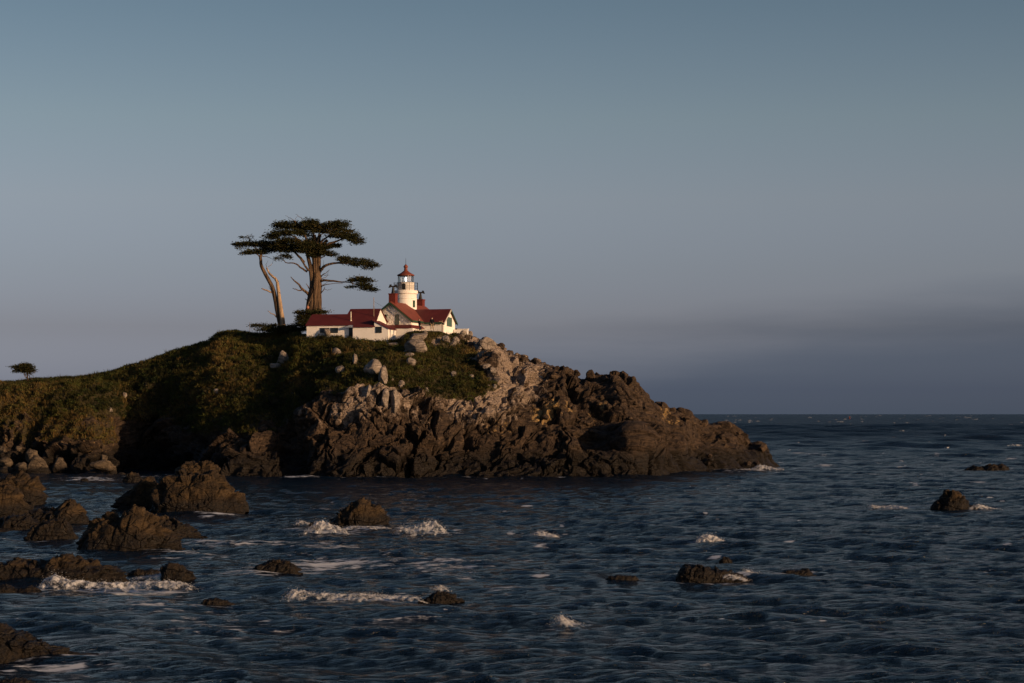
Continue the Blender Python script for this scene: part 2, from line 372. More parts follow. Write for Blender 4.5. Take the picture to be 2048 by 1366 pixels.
# displacement: slabs tilted with the strata, blocks with cracks between, fine rubble
ca, sa = math.cos(R(38)), math.sin(R(38)); flip = np.where(px > 1180, -1.0, 1.0)
s_ = P[:, 0] * ca + P[:, 2] * sa; t_ = -P[:, 0] * sa + P[:, 2] * ca
wq = np.stack([fbm(P * .22, 3), fbm(P * .22 + 40, 3), fbm(P * .22 + 80, 3)], 1)
Q = np.stack([s_ / 7, P[:, 1] / 4, t_ / 2.2], 1)
slab = ridged(Q + wq * .35, 4, .5)
s2 = P[:, 0] * ca - P[:, 2] * sa; t2 = P[:, 0] * sa + P[:, 2] * ca
slab2 = ridged(np.stack([s2 / 8, P[:, 1] / 4, t2 / 2.6], 1) + wq * .35 + 50, 4, .5)
mixr = sstep(1080, 1230, px)
slab = slab * (1 - mixr) + slab2 * mixr
Pw = P + wq * 1.6
tilted = lambda q, fl: np.stack([q[:, 0] * ca + fl * q[:, 2] * sa, q[:, 1], -fl * q[:, 0] * sa + q[:, 2] * ca], 1)
fl = np.where(px + fbm(P * .1 + 60, 2) * 60 > 1150, -1.0, 1.0)
a1, b1, c1 = worley(tilted(Pw, fl) / np.array([6.5, 5, 3.4]), True)
a2, b2, c2 = worley(tilted(Pw, fl) / np.array([2.8, 2.2, 1.5]) + 11, True)
a3, b3, c3 = worley(tilted(P + wq * .5, fl) / np.array([1.1, 1.0, .7]) + 31, True)
tq = tilted(P + wq * 2.2, fl); crev = sstep(.80, .97, 1 - np.abs(pn(tq / np.array([17, 9, 4.2]) + 70))) + .7 * sstep(.85, .98, 1 - np.abs(pn(tq / np.array([8, 6, 1.9]) + 90)))
dsp = .20 * slab + 1.35 * c1 - .7 * sstep(.08, 0, b1 - a1) + .40 * c2 - .16 * sstep(.08, 0, b2 - a2) + .11 * c3 - .05 * sstep(.12, 0, b3 - a3) + .06 * fbm(P * 1.1, 3) - .75 * crev
dsp = dsp * (1 - .35 * sstep(1080, 1260, px))
big = fbm(P * .055 + 5, 3) * 2.6
bulge = np.zeros(len(P))
for bx, by, rx, ry, am in [(1285, 895, 60, 50, 3.4), (745, 800, 90, 40, 1.2), (1105, 800, 26, 40, 1.6), (1235, 790, 34, 40, 2.0), (1470, 880, 25, 28, 1.5), (1515, 905, 14, 20, 1.6), (905, 900, 60, 40, -1.5), (1190, 880, 34, 40, -1.8), (1150, 780, 16, 34, -1.5), (1330, 870, 22, 50, -1.6), (460, 905, 30, 40, 1.2), (590, 900, 24, 70, -2.0), (1400, 890, 22, 40, -1.2), (820, 935, 80, 14, -1.0)]:
    bulge += am * np.exp(-((px - bx) / rx) ** 2 - ((py - by) / ry) ** 2)
# the bluff at the left has steep earthy gullies
gul = ridged(np.stack([P[:, 0] / 3.6, P[:, 1] / 9, P[:, 2] / 16], 1) + wq * .25, 3) * 1.1
soft = .55 * fbm(P * .35, 4) + .22 * fbm(P * 1.3, 3)
hgt = sstep(-1.5, 1.0, P[:, 2])
lowcrest = sstep(1440, 1560, px)
vis = np.concatenate([np.linspace(0, 1, seg[0]), np.ones(NR - seg[0])])[:, None] * np.ones((1, NC))
rockd = (dsp * .85 + big * .5 + bulge) * (1 - .45 * lowcrest)
fade = np.ones((NR, NC)); ic = sum(seg[:5])
tt = np.abs(np.arange(NR) - ic)[:, None]
keep = np.where(((cols > 585) & (cols < 935))[None, :], np.clip(tt / 22., 0.06, 1), np.where((cols < 585)[None, :], np.clip(tt / 30, .3, 1), np.clip(tt / 26, .42, 1)))
keep[ic:] = np.where(((cols > 570) & (cols < 945))[None, :], 0.05, keep[ic:])
disp = (rock * rockd + veg * (soft + .25 * big + .35 * slab * (px < 600)) + left * (gul * (1 - .5 * veg)) * (py > 775)) * keep.ravel() * vis.ravel()
P2 = P + Nf * disp[:, None] * np.array([1, 1, .8])
T = P2.reshape(NR, NC, 3)
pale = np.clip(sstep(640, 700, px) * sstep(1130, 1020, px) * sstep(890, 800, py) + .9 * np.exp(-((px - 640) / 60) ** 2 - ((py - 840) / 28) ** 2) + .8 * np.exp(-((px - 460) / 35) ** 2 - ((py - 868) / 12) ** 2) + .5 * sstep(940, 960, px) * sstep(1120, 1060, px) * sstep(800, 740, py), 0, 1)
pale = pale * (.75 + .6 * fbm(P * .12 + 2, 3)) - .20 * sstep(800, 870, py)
och = np.zeros(len(P))
for bx, by, rx, ry, am in [(1090, 825, 34, 26, .95), (1140, 820, 30, 16, .6), (1200, 820, 40, 18, .55), (1262, 790, 16, 22, .5), (1327, 828, 14, 18, 1.0), (1345, 845, 24, 12, .6), (1000, 850, 70, 20, .5), (880, 875, 90, 14, .35), (1150, 870, 50, 20, .4)]:
    och = np.maximum(och, am * np.exp(-((px - bx) / rx) ** 2 - ((py - by) / ry) ** 2))
# remove the far left's rocky grey: earthy brown
och = np.maximum(och, left * .42 * sstep(790, 840, py))
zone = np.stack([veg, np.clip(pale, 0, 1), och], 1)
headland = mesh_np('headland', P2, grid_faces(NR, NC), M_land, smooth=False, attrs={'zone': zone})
tag(headland, kind='structure')
TPX = 1024 + F * T[..., 0] / T[..., 1]; TPY = HZ - F * (T[..., 2] - CH) / T[..., 1]
def on_land(x, y):                                     # first point of the headland behind a photo pixel
    j = int(np.clip(round((x - cols[0]) / 1.65), 0, NC - 1)); yy = TPY[6:ic + 16, j]
    k = np.argmax(yy <= y) if (yy <= y).any() else len(yy) - 1
    return T[6 + k, j].copy()

# ------------------------------------------------------------------ the sea
th = np.concatenate([-np.linspace(R(88), R(18), 24)[:-1], np.linspace(-R(18), R(18), 470), np.linspace(R(18), R(88), 24)[1:]])
dd = [38.0]
while dd[-1] < 13000:
    d = dd[-1]; dd.append(d + (0.17 + .0014 * max(d - 60, 0)) if d < 320 else d + .55 * (d / 320) ** 2.2 if d < 1500 else d * 1.07)
dd = np.array(dd); NRs, NCs = len(dd), len(th)
SX = dd[:, None] * np.tan(th)[None, :]; SY = np.broadcast_to(dd[:, None], SX.shape).copy()
space = np.gradient(dd)[:, None]
SZ = np.zeros_like(SX); OX = np.zeros_like(SX); OY = np.zeros_like(SX)
wr = np.random.default_rng(21)
for k in range(58):
    lam = .7 * (20 ** (k / 57)) * wr.uniform(.9, 1.1); kk = 2 * math.pi / lam
    a = math.radians(wr.normal(248, 30)); kx, ky = kk * math.cos(a), kk * math.sin(a)
    amp = .0105 * lam ** .70 * wr.uniform(.6, 1.2); ph = wr.uniform(0, 6.28)
    att = sstep(1.6, 3.6, lam / space) * np.ones_like(SX)
    arg = kx * SX + ky * SY + ph
    grp = .55 + .45 * np.sin(arg * .13 + ph * 3 + SX * .02)
    SZ += amp * att * grp * np.cos(arg); OX -= .75 * amp * att * grp * math.cos(a) * np.sin(arg); OY -= .75 * amp * att * grp * math.sin(a) * np.sin(arg)
offs = sstep(260, 600, SY)                              # longer seas offshore
for k in range(14):
    lam = wr.uniform(14, 46); kk = 2 * math.pi / lam; a = math.radians(wr.normal(255, 24)); amp = .0085 * lam * wr.uniform(.6, 1.2)
    arg = kk * math.cos(a) * SX + kk * math.sin(a) * SY + wr.uniform(0, 6.28); att = sstep(1.6, 3.6, lam / space) * offs
    SZ += amp * att * np.cos(arg); OY -= .7 * amp * att * math.sin(a) * np.sin(arg)
foam = np.zeros_like(SX)
FOAM = [  # photo ellipses of broken water: x, y, half width, half height, strength
 (230, 1180, 200, 14, .75), (330, 1150, 60, 12, .7), (680, 1200, 150, 9, .6), (760, 1195, 120, 12, .4), (650, 1062, 85, 18, .8), (840, 1060, 70, 14, .75), (730, 1055, 60, 8, .7),
 (560, 1090, 220, 14, .42), (420, 1085, 90, 10, .45), (380, 1105, 120, 14, .4), (640, 1130, 200, 22, .45), (860, 1130, 160, 16, .38), (520, 1150, 110, 10, .5), (300, 1215, 300, 26, .28), (100, 1330, 170, 20, .4), (430, 1250, 250, 40, .25),
 (900, 1150, 120, 10, .35), (1000, 1180, 90, 6, .4), (1250, 1120, 120, 6, .45), (1090, 1072, 45, 6, .7), (1430, 1086, 70, 6, .75), (1540, 1083, 50, 3, .6), (1130, 1248, 60, 7, .7), (1470, 1155, 60, 7, .7), (1580, 1150, 70, 4, .7), (1440, 1165, 120, 6, .35),
 (1800, 1017, 75, 3, .75), (1950, 1017, 75, 4, .75), (1500, 940, 90, 6, .8), (1980, 940, 70, 3, .5), (180, 958, 80, 6, .7), (300, 955, 60, 4, .5), (600, 955, 50, 2.5, .5), (60, 1075, 90, 8, .4), (440, 1030, 60, 5, .5), (630, 1017, 50, 4, .5), (800, 1240, 220, 14, .22), (1250, 1310, 260, 24, .18), (200, 1310, 140, 9, .35)]
CAPS = [(1655, 885, 46, 3), (1600, 907, 50, 4), (1625, 910, 30, 3), (1650, 932, 45, 5), (1800, 934, 25, 4), (1805, 924, 14, 4), (1750, 927, 30, 3), (2030, 892, 30, 3), (2020, 918, 26, 4), (1950, 873, 16, 3), (1990, 875, 12, 3), (1935, 836, 18, 3), (1620, 836, 8, 3), (1680, 844, 16, 3), (1500, 842, 9, 3), (1515, 843, 9, 2.5), (1485, 855, 14, 2.5), (1700, 898, 14, 2), (1830, 970, 18, 4), (1958, 965, 30, 3), (1625, 1013, 18, 3), (915, 1061, 32, 3), (1545, 1083, 36, 4), (1575, 1080, 24, 4), (1020, 1067, 22, 5), (1080, 1092, 44, 4), (610, 1017, 60, 4), (630, 1016, 30, 4), (1055, 1013, 30, 4), (1425, 1117, 26, 4), (2010, 1092, 30, 4), (2000, 1078, 24, 3), (1830, 1178, 14, 3), (1120, 1050, 14, 3), (700, 985, 12, 2), (1820, 965, 14, 4), (1290, 1160, 40, 3), (1080, 1155, 44, 4), (1010, 1180, 60, 4), (150, 1330, 60, 6), (60, 1328, 50, 5), (410, 1035, 40, 5), (470, 1080, 80, 4), (430, 1078, 50, 4), (20, 1335, 40, 5), (300, 985, 24, 4)]
cr_ = np.random.default_rng(8)
FOAM += [(x, y, w_ * .5, h_ * .55, .95) for x, y, w_, h_ in CAPS if y >= 900]
FOAM += [(x, 826 + CH * F / (np.interp(x, K[:, 0], K[:, 1]) - .6), cr_.uniform(6, 18), cr_.uniform(.6, 1.3), cr_.uniform(.45, .8)) for x in cr_.uniform(400, 1520, 26)]
FOAM += [(cr_.uniform(560, 2060), 905 + 380 * cr_.random() ** 1.6, cr_.uniform(4, 16), cr_.uniform(.9, 2.0), cr_.uniform(.5, .85)) for _ in range(150)]
SPX = 1024 + F * SX / SY; SPY = HZ + F * CH / SY
FOAM = [(a, b, c, d, min(.85, e * 1.65) if e <= .5 else e) for a, b, c, d, e in FOAM]
rows_ = SPY[:, 0]
for fx, fy, rx, ry, am in FOAM:
    r_ = np.where(np.abs(rows_ - fy) < 3 * ry + 1)[0]
    if len(r_) < 2: continue
    sl_ = slice(r_[0], r_[-1] + 1); foam[sl_] = np.maximum(foam[sl_], am * np.exp(-((SPX[sl_] - fx) / rx) ** 2 - ((SPY[sl_] - fy) / ry) ** 2))
sv = np.stack([SX + OX, SY + OY, SZ], -1).reshape(-1, 3)
sea = mesh_np('sea', sv, grid_faces(NRs, NCs), M_water, attrs={'foam': foam.ravel()})
tag(sea, kind='structure')
print('rows sea', NRs, NCs, 'land', NR, NC)

# ------------------------------------------------------------------ rocks and boulders
def ico(sub):
    import bmesh
    bm = bmesh.new(); bmesh.ops.create_icosphere(bm, subdivisions=sub, radius=1)
    v = np.array([x.co[:] for x in bm.verts]); f = np.array([[y.index for y in x.verts] for x in bm.faces]); bm.free(); return v, f
ICO3, ICO4, ICO5 = ico(3), ico(4), ico(5)
def boulder_verts(base, seed, cuts=9, rough=.10, push=.92):
    r = np.random.default_rng(seed); v = base[0].copy()
    for _ in range(cuts):
        n = r.normal(size=3); n /= np.linalg.norm(n); h = r.uniform(.55, .85)
        d = v @ n - h; v -= np.clip(d, 0, None)[:, None] * n * push
    off = r.uniform(0, 50, 3)
    v *= 1 + (rough * fbm(v * 1.3 + off, 4) + .05 * ridged(v * 2.6 + off, 3))[:, None]
    return v
BOULD = bpy.data.objects
def boulder(label, x, y, w, h, seed, m, d=None, rot=0, group=None, cat='boulder', sink=.22, depth=.8, base=ICO4, cuts=9, name='boulder'):
    p = on_land(x, y + h * .30) if d is None else W3(x, y, d)
    dd_ = p[1]; sx = w / F * dd_ / 2 * 1.1; sz = h / F * dd_ / 2 * 1.12
    c = W3(x, y, dd_ - sx * depth * .1); v = boulder_verts(base, seed, cuts)
    ct, st = math.cos(R(rot)), math.sin(R(rot))
    v = np.stack([v[:, 0] * ct - v[:, 2] * st, v[:, 1], v[:, 0] * st + v[:, 2] * ct], 1)
    v = v / np.abs(v).max(0) * np.array([sx, max(sx, sz) * depth, sz * (1 + sink)])
    v[:, 2] -= sz * sink
    o = mesh_np(name, v, base[1], m); o.location = c
    return tag(o, label, cat, group)
HILL = [  # label, x, y, w, h, tilt
 ('angular pale boulder with dark left face below the two bare trunks', 568, 715, 27, 29, 8),
 ('flat pale stone just under the angular boulder below the bare trunks', 551, 731, 27, 11, -10),
 ('leaning pale stone on the grass below the white shed', 674, 703, 18, 14, 35),
 ('narrow upright pale stone on the green slope', 710, 720, 11, 23, -12),
 ('wedge shaped pale stone left of the narrow upright stone', 682, 737, 22, 18, 20),
 ('largest rounded pale boulder in the middle of the green slope', 746, 734, 36, 30, -10),
 ('tall pale boulder leaning against the largest rounded boulder', 768, 753, 21, 40, -25),
 ('long pale boulder on top of the pair right of the shed', 836, 674, 39, 16, -6),
 ('broad pale boulder under the pair right of the shed', 833, 691, 46, 22, -22),
 ('low pale stone in the grass below the shed corner', 787, 690, 28, 11, -12),
 ('small pale stone above the stacked stones on the slope', 813, 703, 13, 8, -20),
 ('pale stacked stone in the middle of the green slope right side', 820, 711, 20, 11, -15),
 ('rounded pale stone below the stacked stone on the slope', 822, 722, 19, 14, 5),
 ('small round pale stone alone in the dark green scrub', 907, 747, 11, 12, 0),
 ('pale stone low in the scrub near the right rock face', 941, 753, 13, 12, -30),
 ('tiny pale stone at the bottom right tip of the scrub', 989, 772, 9, 7, 0),
 ('round tan boulder beside the feet of the people', 850, 666, 12, 12, 0),
 ('squarish tan boulder under the white gable wing', 892, 679, 21, 16, 0),
 ('rounded pale boulder right of the squarish tan one', 911, 681, 16, 15, 0),
 ('large domed boulder on the skyline right of the white wall', 973, 686, 37, 26, -18),
 ('upright tan boulder below the end of the white wall', 926, 669, 14, 15, 10),
 ('tan boulder just right of the white wall end', 939, 667, 14, 11, -10),
 ('low brown boulder below the gable end of the house', 912, 661, 16, 8, 0),
 ('pale rounded boulder at the top of the cliff streaks', 737, 781, 24, 28, 0),
 ('tall pale slab at the cliff top beside the scrub', 771, 795, 16, 34, 5),
 ('widest tall pale slab of the cliff top', 789, 801, 20, 42, -4),
 ('small pale stone by the left of the round slope boulder', 729, 741, 7, 7, 0),
 ('pale stone poking from the scrub above the pale slabs', 803, 768, 13, 14, 0),
 ('pale stone at the lower edge of the scrub', 853, 781, 10, 11, 15),
 ('small pale stone in the scrub right of the leaning boulder', 784, 757, 8, 7, 0),
 ('pale stone poking out of the left hillside scrub', 433, 784, 15, 13, -30),
 ('white pointed stone high on the left bluff', 250, 789, 9, 14, -30),
 ('thin white stone lower on the left bluff', 221, 820, 8, 9, -30)]
for i, (lab, x, y, w, h, rt) in enumerate(HILL):
    boulder(lab, x, y, w, h, 100 + i, M_pale if i not in (16, 17, 19, 20, 21, 22) else M_tan if i == 22 else M_pale, rot=rt, group='boulders on the hillside', base=ICO4 if max(w, h) > 20 else ICO3)
SHORE = [
 ('large tan block shaped boulder on the left shore', 77, 933, 44, 40), ('tan boulder right of the large block shaped one', 120, 927, 29, 24), ('peaked tan boulder in the middle of the left shore', 161, 936, 42, 26),
 ('long low tan boulder under the bluff right of the peaked one', 203, 929, 44, 17), ('rough brown boulder at the water below the long low one', 223, 942, 26, 22), ('dark rounded boulder high at the left shore', 31, 908, 42, 30),
 ('dark boulder above the large tan block', 66, 908, 29, 24), ('dark boulder cut by the left edge of the picture', 4, 903, 20, 30), ('flat brown boulder under the dark rounded one', 12, 924, 32, 18),
 ('small pointed stone on the shore above the tan boulders', 115, 912, 8, 8), ('small tan stone at the cliff foot', 208, 915, 14, 12), ('flat brown stone at the waterline of the left shore', 139, 951, 28, 8),
 ('pale small stone on top of the dark rounded boulder', 38, 896, 14, 8), ('dark low boulder by the surf', 188, 947, 42, 16), ('triangular tan boulder in the dark cove', 271, 931, 19, 15),
 ('brown stone beside the rough brown boulder', 243, 951, 19, 12), ('small tan stone at the right of the dark cove', 325, 943, 10, 10), ('brown stone in the dark cove by the water', 302, 946, 14, 13),
 ('dark boulder behind the left shore blocks', 44, 936, 30, 22), ('low dark boulder at the left shore edge', 12, 944, 34, 20), ('brown boulder between the large block and the tan boulder', 98, 945, 26, 20)]
for i, (lab, x, y, w, h) in enumerate(SHORE):
    d0 = 263 + 8 * (y < 915) + 3 * (i % 3) - 2 * (y > 940) + (12 if 255 < x < 330 else 0)
    boulder(lab, x, y, w, h, 300 + i, M_tan, d=d0, rot=(i * 37 % 30) - 15, group='boulders along the left shore', sink=.35, base=ICO4, cuts=11)

def sea_rock(label, prof, yb, seed, dep=.55, name='sea_rock', m=None, rough=1.0, group='rocks standing in the sea', nu=86, nv=44):
    prof = np.array(prof, float); d0 = dsea(yb)
    wm = (prof[-1, 0] - prof[0, 0]) / F * d0; hw = wm * dep * .5; dcen = d0 + hw * .75
    u = np.linspace(0, 1, nu); xs = prof[0, 0] + (prof[-1, 0] - prof[0, 0]) * u
    ys = np.interp(xs, prof[:, 0], prof[:, 1]); X = (xs - 1024) / F * dcen
    H = np.clip(CH + (HZ - ys) / F * dcen, .03, None); Hm = H.max()
    hwu = hw * np.sqrt(np.clip(np.minimum(H / Hm * 1.1, 1), .05, 1)) * (.75 + .25 * np.sin(np.pi * u))
    ph = np.linspace(0, np.pi, nv)
    C, S = np.cos(ph), np.sin(ph)
    sgn = np.sign(C) * np.abs(C) ** .8; hs = np.abs(S) ** .75
    V = np.zeros((nv, nu, 3)); V[..., 0] = X[None, :]; V[..., 1] = dcen - sgn[:, None] * hwu[None, :]; V[..., 2] = hs[:, None] * (H[None, :] + .45) - .45
    r = np.random.default_rng(seed); off = r.uniform(0, 60, 3); p = V.reshape(-1, 3)
    ctr = np.array([X.mean(), dcen, 0]); nrm = (p - ctr) / np.array([wm / 2, hw, Hm]) ** 1; nrm /= np.linalg.norm(nrm, axis=1, keepdims=True) + 1e-6
    sc_ = min(Hm, wm * .35); q = p / sc_ + off
    qs = np.stack([q[:, 0] * .8 + q[:, 2] * .6, q[:, 1], (-q[:, 0] * .6 + q[:, 2] * .8) * 2.2], 1)
    w1, w2, wc = worley(qs * np.array([1.0, 1.4, .75]) + fbm(q, 2)[:, None] * .35, True); x1, x2, xc = worley(qs * np.array([2.6, 3.4, 1.8]) + 9, True)
    dp = (.05 * ridged(qs * .7, 3) + .20 * wc - .09 * sstep(.10, 0, w2 - w1) + .085 * xc - .04 * sstep(.12, 0, x2 - x1) + .025 * fbm(q * 5, 3)) * sc_ * rough
    edge = np.clip(hs, .35, 1)[:, None] * np.ones((1, nu))
    p = p + nrm * (dp * edge.ravel())[:, None] * np.array([1, 1, .75])
    o = mesh_np(name, p - ctr, grid_faces(nv, nu), m or M_searock); o.location = ctr
    return tag(o, label, 'rock', group)
SEAR = [
 ('big ridged rock in front of the headland with a steep right end', [(316, 1027), (322, 985), (338, 952), (368, 948), (380, 955), (400, 950), (429, 947), (444, 957), (459, 969), (473, 984), (484, 1001), (490, 1018), (492, 1027)], 1026, .6),
 ('dark shaded pinnacle at the left end of the big ridged rock', [(226, 1023), (236, 1005), (262, 985), (280, 962), (298, 957), (308, 961), (320, 980), (334, 1010), (338, 1023)], 1020, .5),
 ('blocky rock behind the big ridged rock against the headland', [(348, 985), (354, 940), (370, 925), (388, 925), (422, 922), (437, 942), (450, 985)], 985, .6),
 ('peaked brown rock in the foreground centre left with weedy base', [(152, 1100), (165, 1075), (185, 1045), (215, 1037), (235, 1033), (258, 1021), (272, 1017), (285, 1026), (300, 1040), (325, 1062), (343, 1075), (355, 1089), (362, 1100)], 1099, .55),
 ('low sloping rock behind and right of the peaked brown rock', [(280, 1075), (300, 1033), (330, 1033), (355, 1043), (380, 1055), (398, 1067), (408, 1075)], 1074, .5),
 ('triangular rock standing alone among breaking waves', [(648, 1052), (655, 1043), (675, 1028), (681, 1018), (690, 1025), (703, 1007), (718, 1000), (727, 997), (735, 1003), (745, 1012), (762, 1023), (775, 1034), (779, 1052)], 1051, .6),
 ('tall furrowed rock at the left edge with a sheer right side', [(-70, 1008), (-60, 970), (0, 958), (20, 950), (40, 949), (53, 954), (71, 957), (80, 970), (90, 986), (93, 1000), (92, 1009)], 1009, .5),
 ('golden brown rounded rock cut by the left edge', [(-90, 1036), (-60, 980), (0, 966), (16, 970), (31, 983), (36, 997), (53, 1012), (58, 1036)], 1035, .5),
 ('humped brown rock in the middle of the left rock cluster', [(50, 1050), (57, 1020), (75, 1022), (116, 1015), (129, 1005), (143, 1001), (161, 1018), (171, 1034), (180, 1050)], 1049, .5),
 ('rounded weedy rock at the lower left of the left cluster', [(-40, 1063), (0, 1044), (21, 1031), (51, 1031), (68, 1037), (76, 1046), (84, 1063)], 1062, .55),
 ('rough brown rock at the front of the left cluster', [(50, 1078), (58, 1062), (68, 1052), (97, 1044), (129, 1037), (140, 1056), (146, 1078)], 1077, .6),
 ('low flat rock awash at the left edge', [(-30, 1064), (0, 1057), (20, 1058), (40, 1064)], 1064, .5),
 ('long dark reef behind the large breaker', [(-60, 1166), (-20, 1138), (0, 1131), (12, 1124), (57, 1122), (88, 1127), (115, 1112), (139, 1110), (156, 1117), (178, 1121), (189, 1130), (217, 1133), (228, 1142), (248, 1145), (256, 1166)], 1165, .42),
 ('low dark rock in front of the long reef at the left edge', [(-30, 1185), (0, 1170), (12, 1170), (37, 1178), (59, 1172), (75, 1177), (88, 1186)], 1185, .5),
 ('dark hump of rock at the right end of the large breaker', [(322, 1163), (327, 1139), (336, 1129), (350, 1130), (365, 1133), (378, 1143), (386, 1152), (392, 1163)], 1162, .6),
 ('thin ragged rock behind the large breaker', [(256, 1148), (264, 1143), (275, 1137), (290, 1141), (302, 1138), (318, 1142), (324, 1148)], 1148, .5),
 ('low rock alone in open water below the large breaker', [(393, 1213), (410, 1200), (432, 1196), (455, 1202), (478, 1213)], 1212, .5),
 ('small dark rock left of centre in foamy water', [(502, 1149), (515, 1133), (530, 1130), (545, 1123), (560, 1121), (575, 1124), (590, 1136), (604, 1149)], 1148, .5),
 ('dark weedy reef sloping into the sea at the lower left corner', [(-130, 1316), (-60, 1255), (0, 1252), (30, 1262), (60, 1280), (90, 1290), (130, 1302), (160, 1306), (190, 1316)], 1315, .5),
 ('rock showing at the very bottom left of the picture', [(-60, 1374), (0, 1360), (30, 1356), (60, 1361), (100, 1374)], 1374, .5),
 ('rock at the right tail of the long central breaker', [(838, 1205), (852, 1195), (876, 1184), (904, 1189), (915, 1195), (928, 1205)], 1204, .5),
 ('thin dark rock awash right of centre', [(1206, 1163), (1218, 1152), (1245, 1150), (1270, 1153), (1280, 1163)], 1162, .5),
 ('long wedge shaped rock with blunt left end', [(1357, 1163), (1360, 1140), (1371, 1128), (1390, 1127), (1418, 1136), (1445, 1142), (1476, 1148), (1510, 1163)], 1162, .45),
 ('low dark rock right of the wedge shaped rock', [(1548, 1153), (1573, 1141), (1595, 1141), (1612, 1138), (1630, 1153)], 1152, .5),
 ('dark pointed rock alone at the far right of the sea', [(1858, 1021), (1873, 1005), (1889, 989), (1901, 981), (1916, 983), (1926, 997), (1936, 1009), (1948, 1012), (1956, 1021)], 1020, .6),
 ('low broken rocks awash near the right edge', [(1926, 941), (1950, 932), (1967, 935), (1980, 928), (1994, 931), (2004, 927), (2012, 934), (2020, 941)], 941, .5),
 ('tiny dark rock behind the wedge shaped rock', [(1438, 1122), (1446, 1114), (1456, 1114), (1464, 1122)], 1122, .6),
 ('small rock in the foam left of the triangular rock', [(616, 1060), (620, 1048), (628, 1044), (634, 1052), (638, 1060)], 1060, .6),
 ('dark boulder awash off the dark cove', [(248, 966), (253, 950), (264, 944), (276, 948), (288, 960), (292, 966)], 965, .6),
 ('small dark rock in the surf below the left bluff', [(158, 963), (164, 957), (174, 957), (180, 963)], 963, .6)]
for i, (lab, pr, yb, dep) in enumerate(SEAR):
    wpx = pr[-1][0] - pr[0][0]
    sea_rock(lab, pr, yb, 500 + i, dep, nu=max(24, int(min(wpx, 200) * .75)), nv=46 if wpx > 80 else 26)

# loose blocks on the rocky ridge, pieces of the headland
BL = []
for k in range(9):
    v = boulder_verts(ICO3, 700 + k, 15, .02, 1.0); v /= np.abs(v).max(0)
    o = mesh_np('rock_block', v, ICO3[1], M_block if k % 3 else M_pale, parent=headland, smooth=False); BL.append(o.data); bpy.data.objects.remove(o)
br = np.random.default_rng(77)
def block(x, y, s, asp=1.0, k=None):
    p = on_land(x, y); q = br.integers(0, 9) if k is None else k
    if k is None and x > 1060: q = [1, 2, 4, 5, 7, 8][br.integers(0, 6)]
    o = bpy.data.objects.new('rock_block', BL[q]); COL.objects.link(o); o.parent = headland
    o.location = p; sm = s / F * p[1] / 2; o.scale = (sm * asp, sm * 1.1, sm); o.rotation_euler = (br.uniform(-.4, .4), br.uniform(-.5, .5), br.uniform(0, 6.3))
for x, y, s, a in [(1130, 744, 15, 1.1), (1143, 748, 16, 1), (1108, 738, 13, 1.3), (1183, 758, 24, .9), (1203, 759, 18, 1.2), (1228, 762, 24, 1.3), (1256, 765, 26, .9), (1328, 812, 20, .8), (1360, 823, 18, 1.5), (1373, 828, 18, 1.4), (1452, 855, 26, 1.1), (1512, 896, 22, .9), (1410, 850, 14, 1.3), (1345, 822, 16, 1), (1300, 804, 14, 1), (1018, 708, 18, 1.2), (1040, 716, 15, 1.4), (1000, 694, 18, 1.3)]:
    block(x, y, s, a)
for k in range(80):
    x = br.uniform(890, 1520); top = np.interp(x, [c[0] for c in CREST], [c[1] for c in CREST]); f = br.random() ** 1.3
    y = top + 4 + f * (120 if x > 960 else 26); block(x, min(y, 930), br.uniform(6, 17), br.uniform(.8, 1.5))

# ------------------------------------------------------------------ scrub and grass on the slope (uncountable)
gr = np.random.default_rng(55)
V2 = T; vegG = veg.reshape(NR, NC)
cell = np.linalg.norm(np.cross(V2[1:, :-1] - V2[:-1, :-1], V2[:-1, 1:] - V2[:-1, :-1]), axis=-1)
wgt = cell * np.clip(vegG[:-1, :-1] - .35, 0, 1) * (np.arange(NR - 1)[:, None] < ic + 12) * (np.arange(NR - 1)[:, None] > 60)
onp = (PXg[:-1, :-1] > 600) & (PXg[:-1, :-1] < 900) & (np.arange(NR - 1)[:, None] > ic - 4)
wgt = np.where(onp, 0, wgt); wgt = wgt * np.where(PXg[:-1, :-1] < -60, .3, 1)
pr_ = (wgt / wgt.sum()).ravel()
def scatter(n):
    idx = gr.choice(len(pr_), n, p=pr_); r_, c_ = np.divmod(idx, NC - 1); a, b = gr.random((2, n, 1))
    A = V2[r_, c_]; return A + a * (V2[r_ + 1, c_] - A) + b * (V2[r_, c_ + 1] - A)
def tint_at(p, n):
    big_ = fbm(p * .09 + 7, 3); sm = fbm(p * .45 + 3, 2); t = np.clip(.5 + .8 * big_ + .5 * sm + gr.normal(0, .18, n), 0, 1)[:, None]
    dry = sstep(.22, .80, fbm(p * .13 + 21, 3) + .30 * (p[:, 0] < -38) + .6 * sstep(9, 6, p[:, 2]) * (p[:, 0] < -50) + gr.normal(0, .22, n))[:, None]
    c = (1 - t) * np.array((.016, .019, .008)) + t * np.array((.068, .060, .016))
    return 1.25 * (c * (1 - dry) + dry * np.array((.125, .082, .028)))
nt_ = 42000; base = scatter(nt_); tint = tint_at(base, nt_); nb = 6
hh = gr.uniform(.22, .62, (nt_, 1, 1)) * np.where(gr.random((nt_, 1, 1)) < .05, 1.7, 1)
ang = gr.uniform(0, 6.28, (nt_, nb, 1)); lean = gr.uniform(.25, .95, (nt_, nb, 1))
dirv = np.concatenate([np.cos(ang), np.sin(ang), 0 * ang], -1); tip = dirv * lean * hh + np.array((-.10, .02, 0)) * hh + np.array((0, 0, 1)) * hh * np.sqrt(1 - .7 * lean ** 2)
side = np.concatenate([-np.sin(ang), np.cos(ang), 0 * ang], -1) * gr.uniform(.025, .075, (nt_, nb, 1)); root = base[:, None, :] + dirv * .05 - np.array((0, 0, .06))
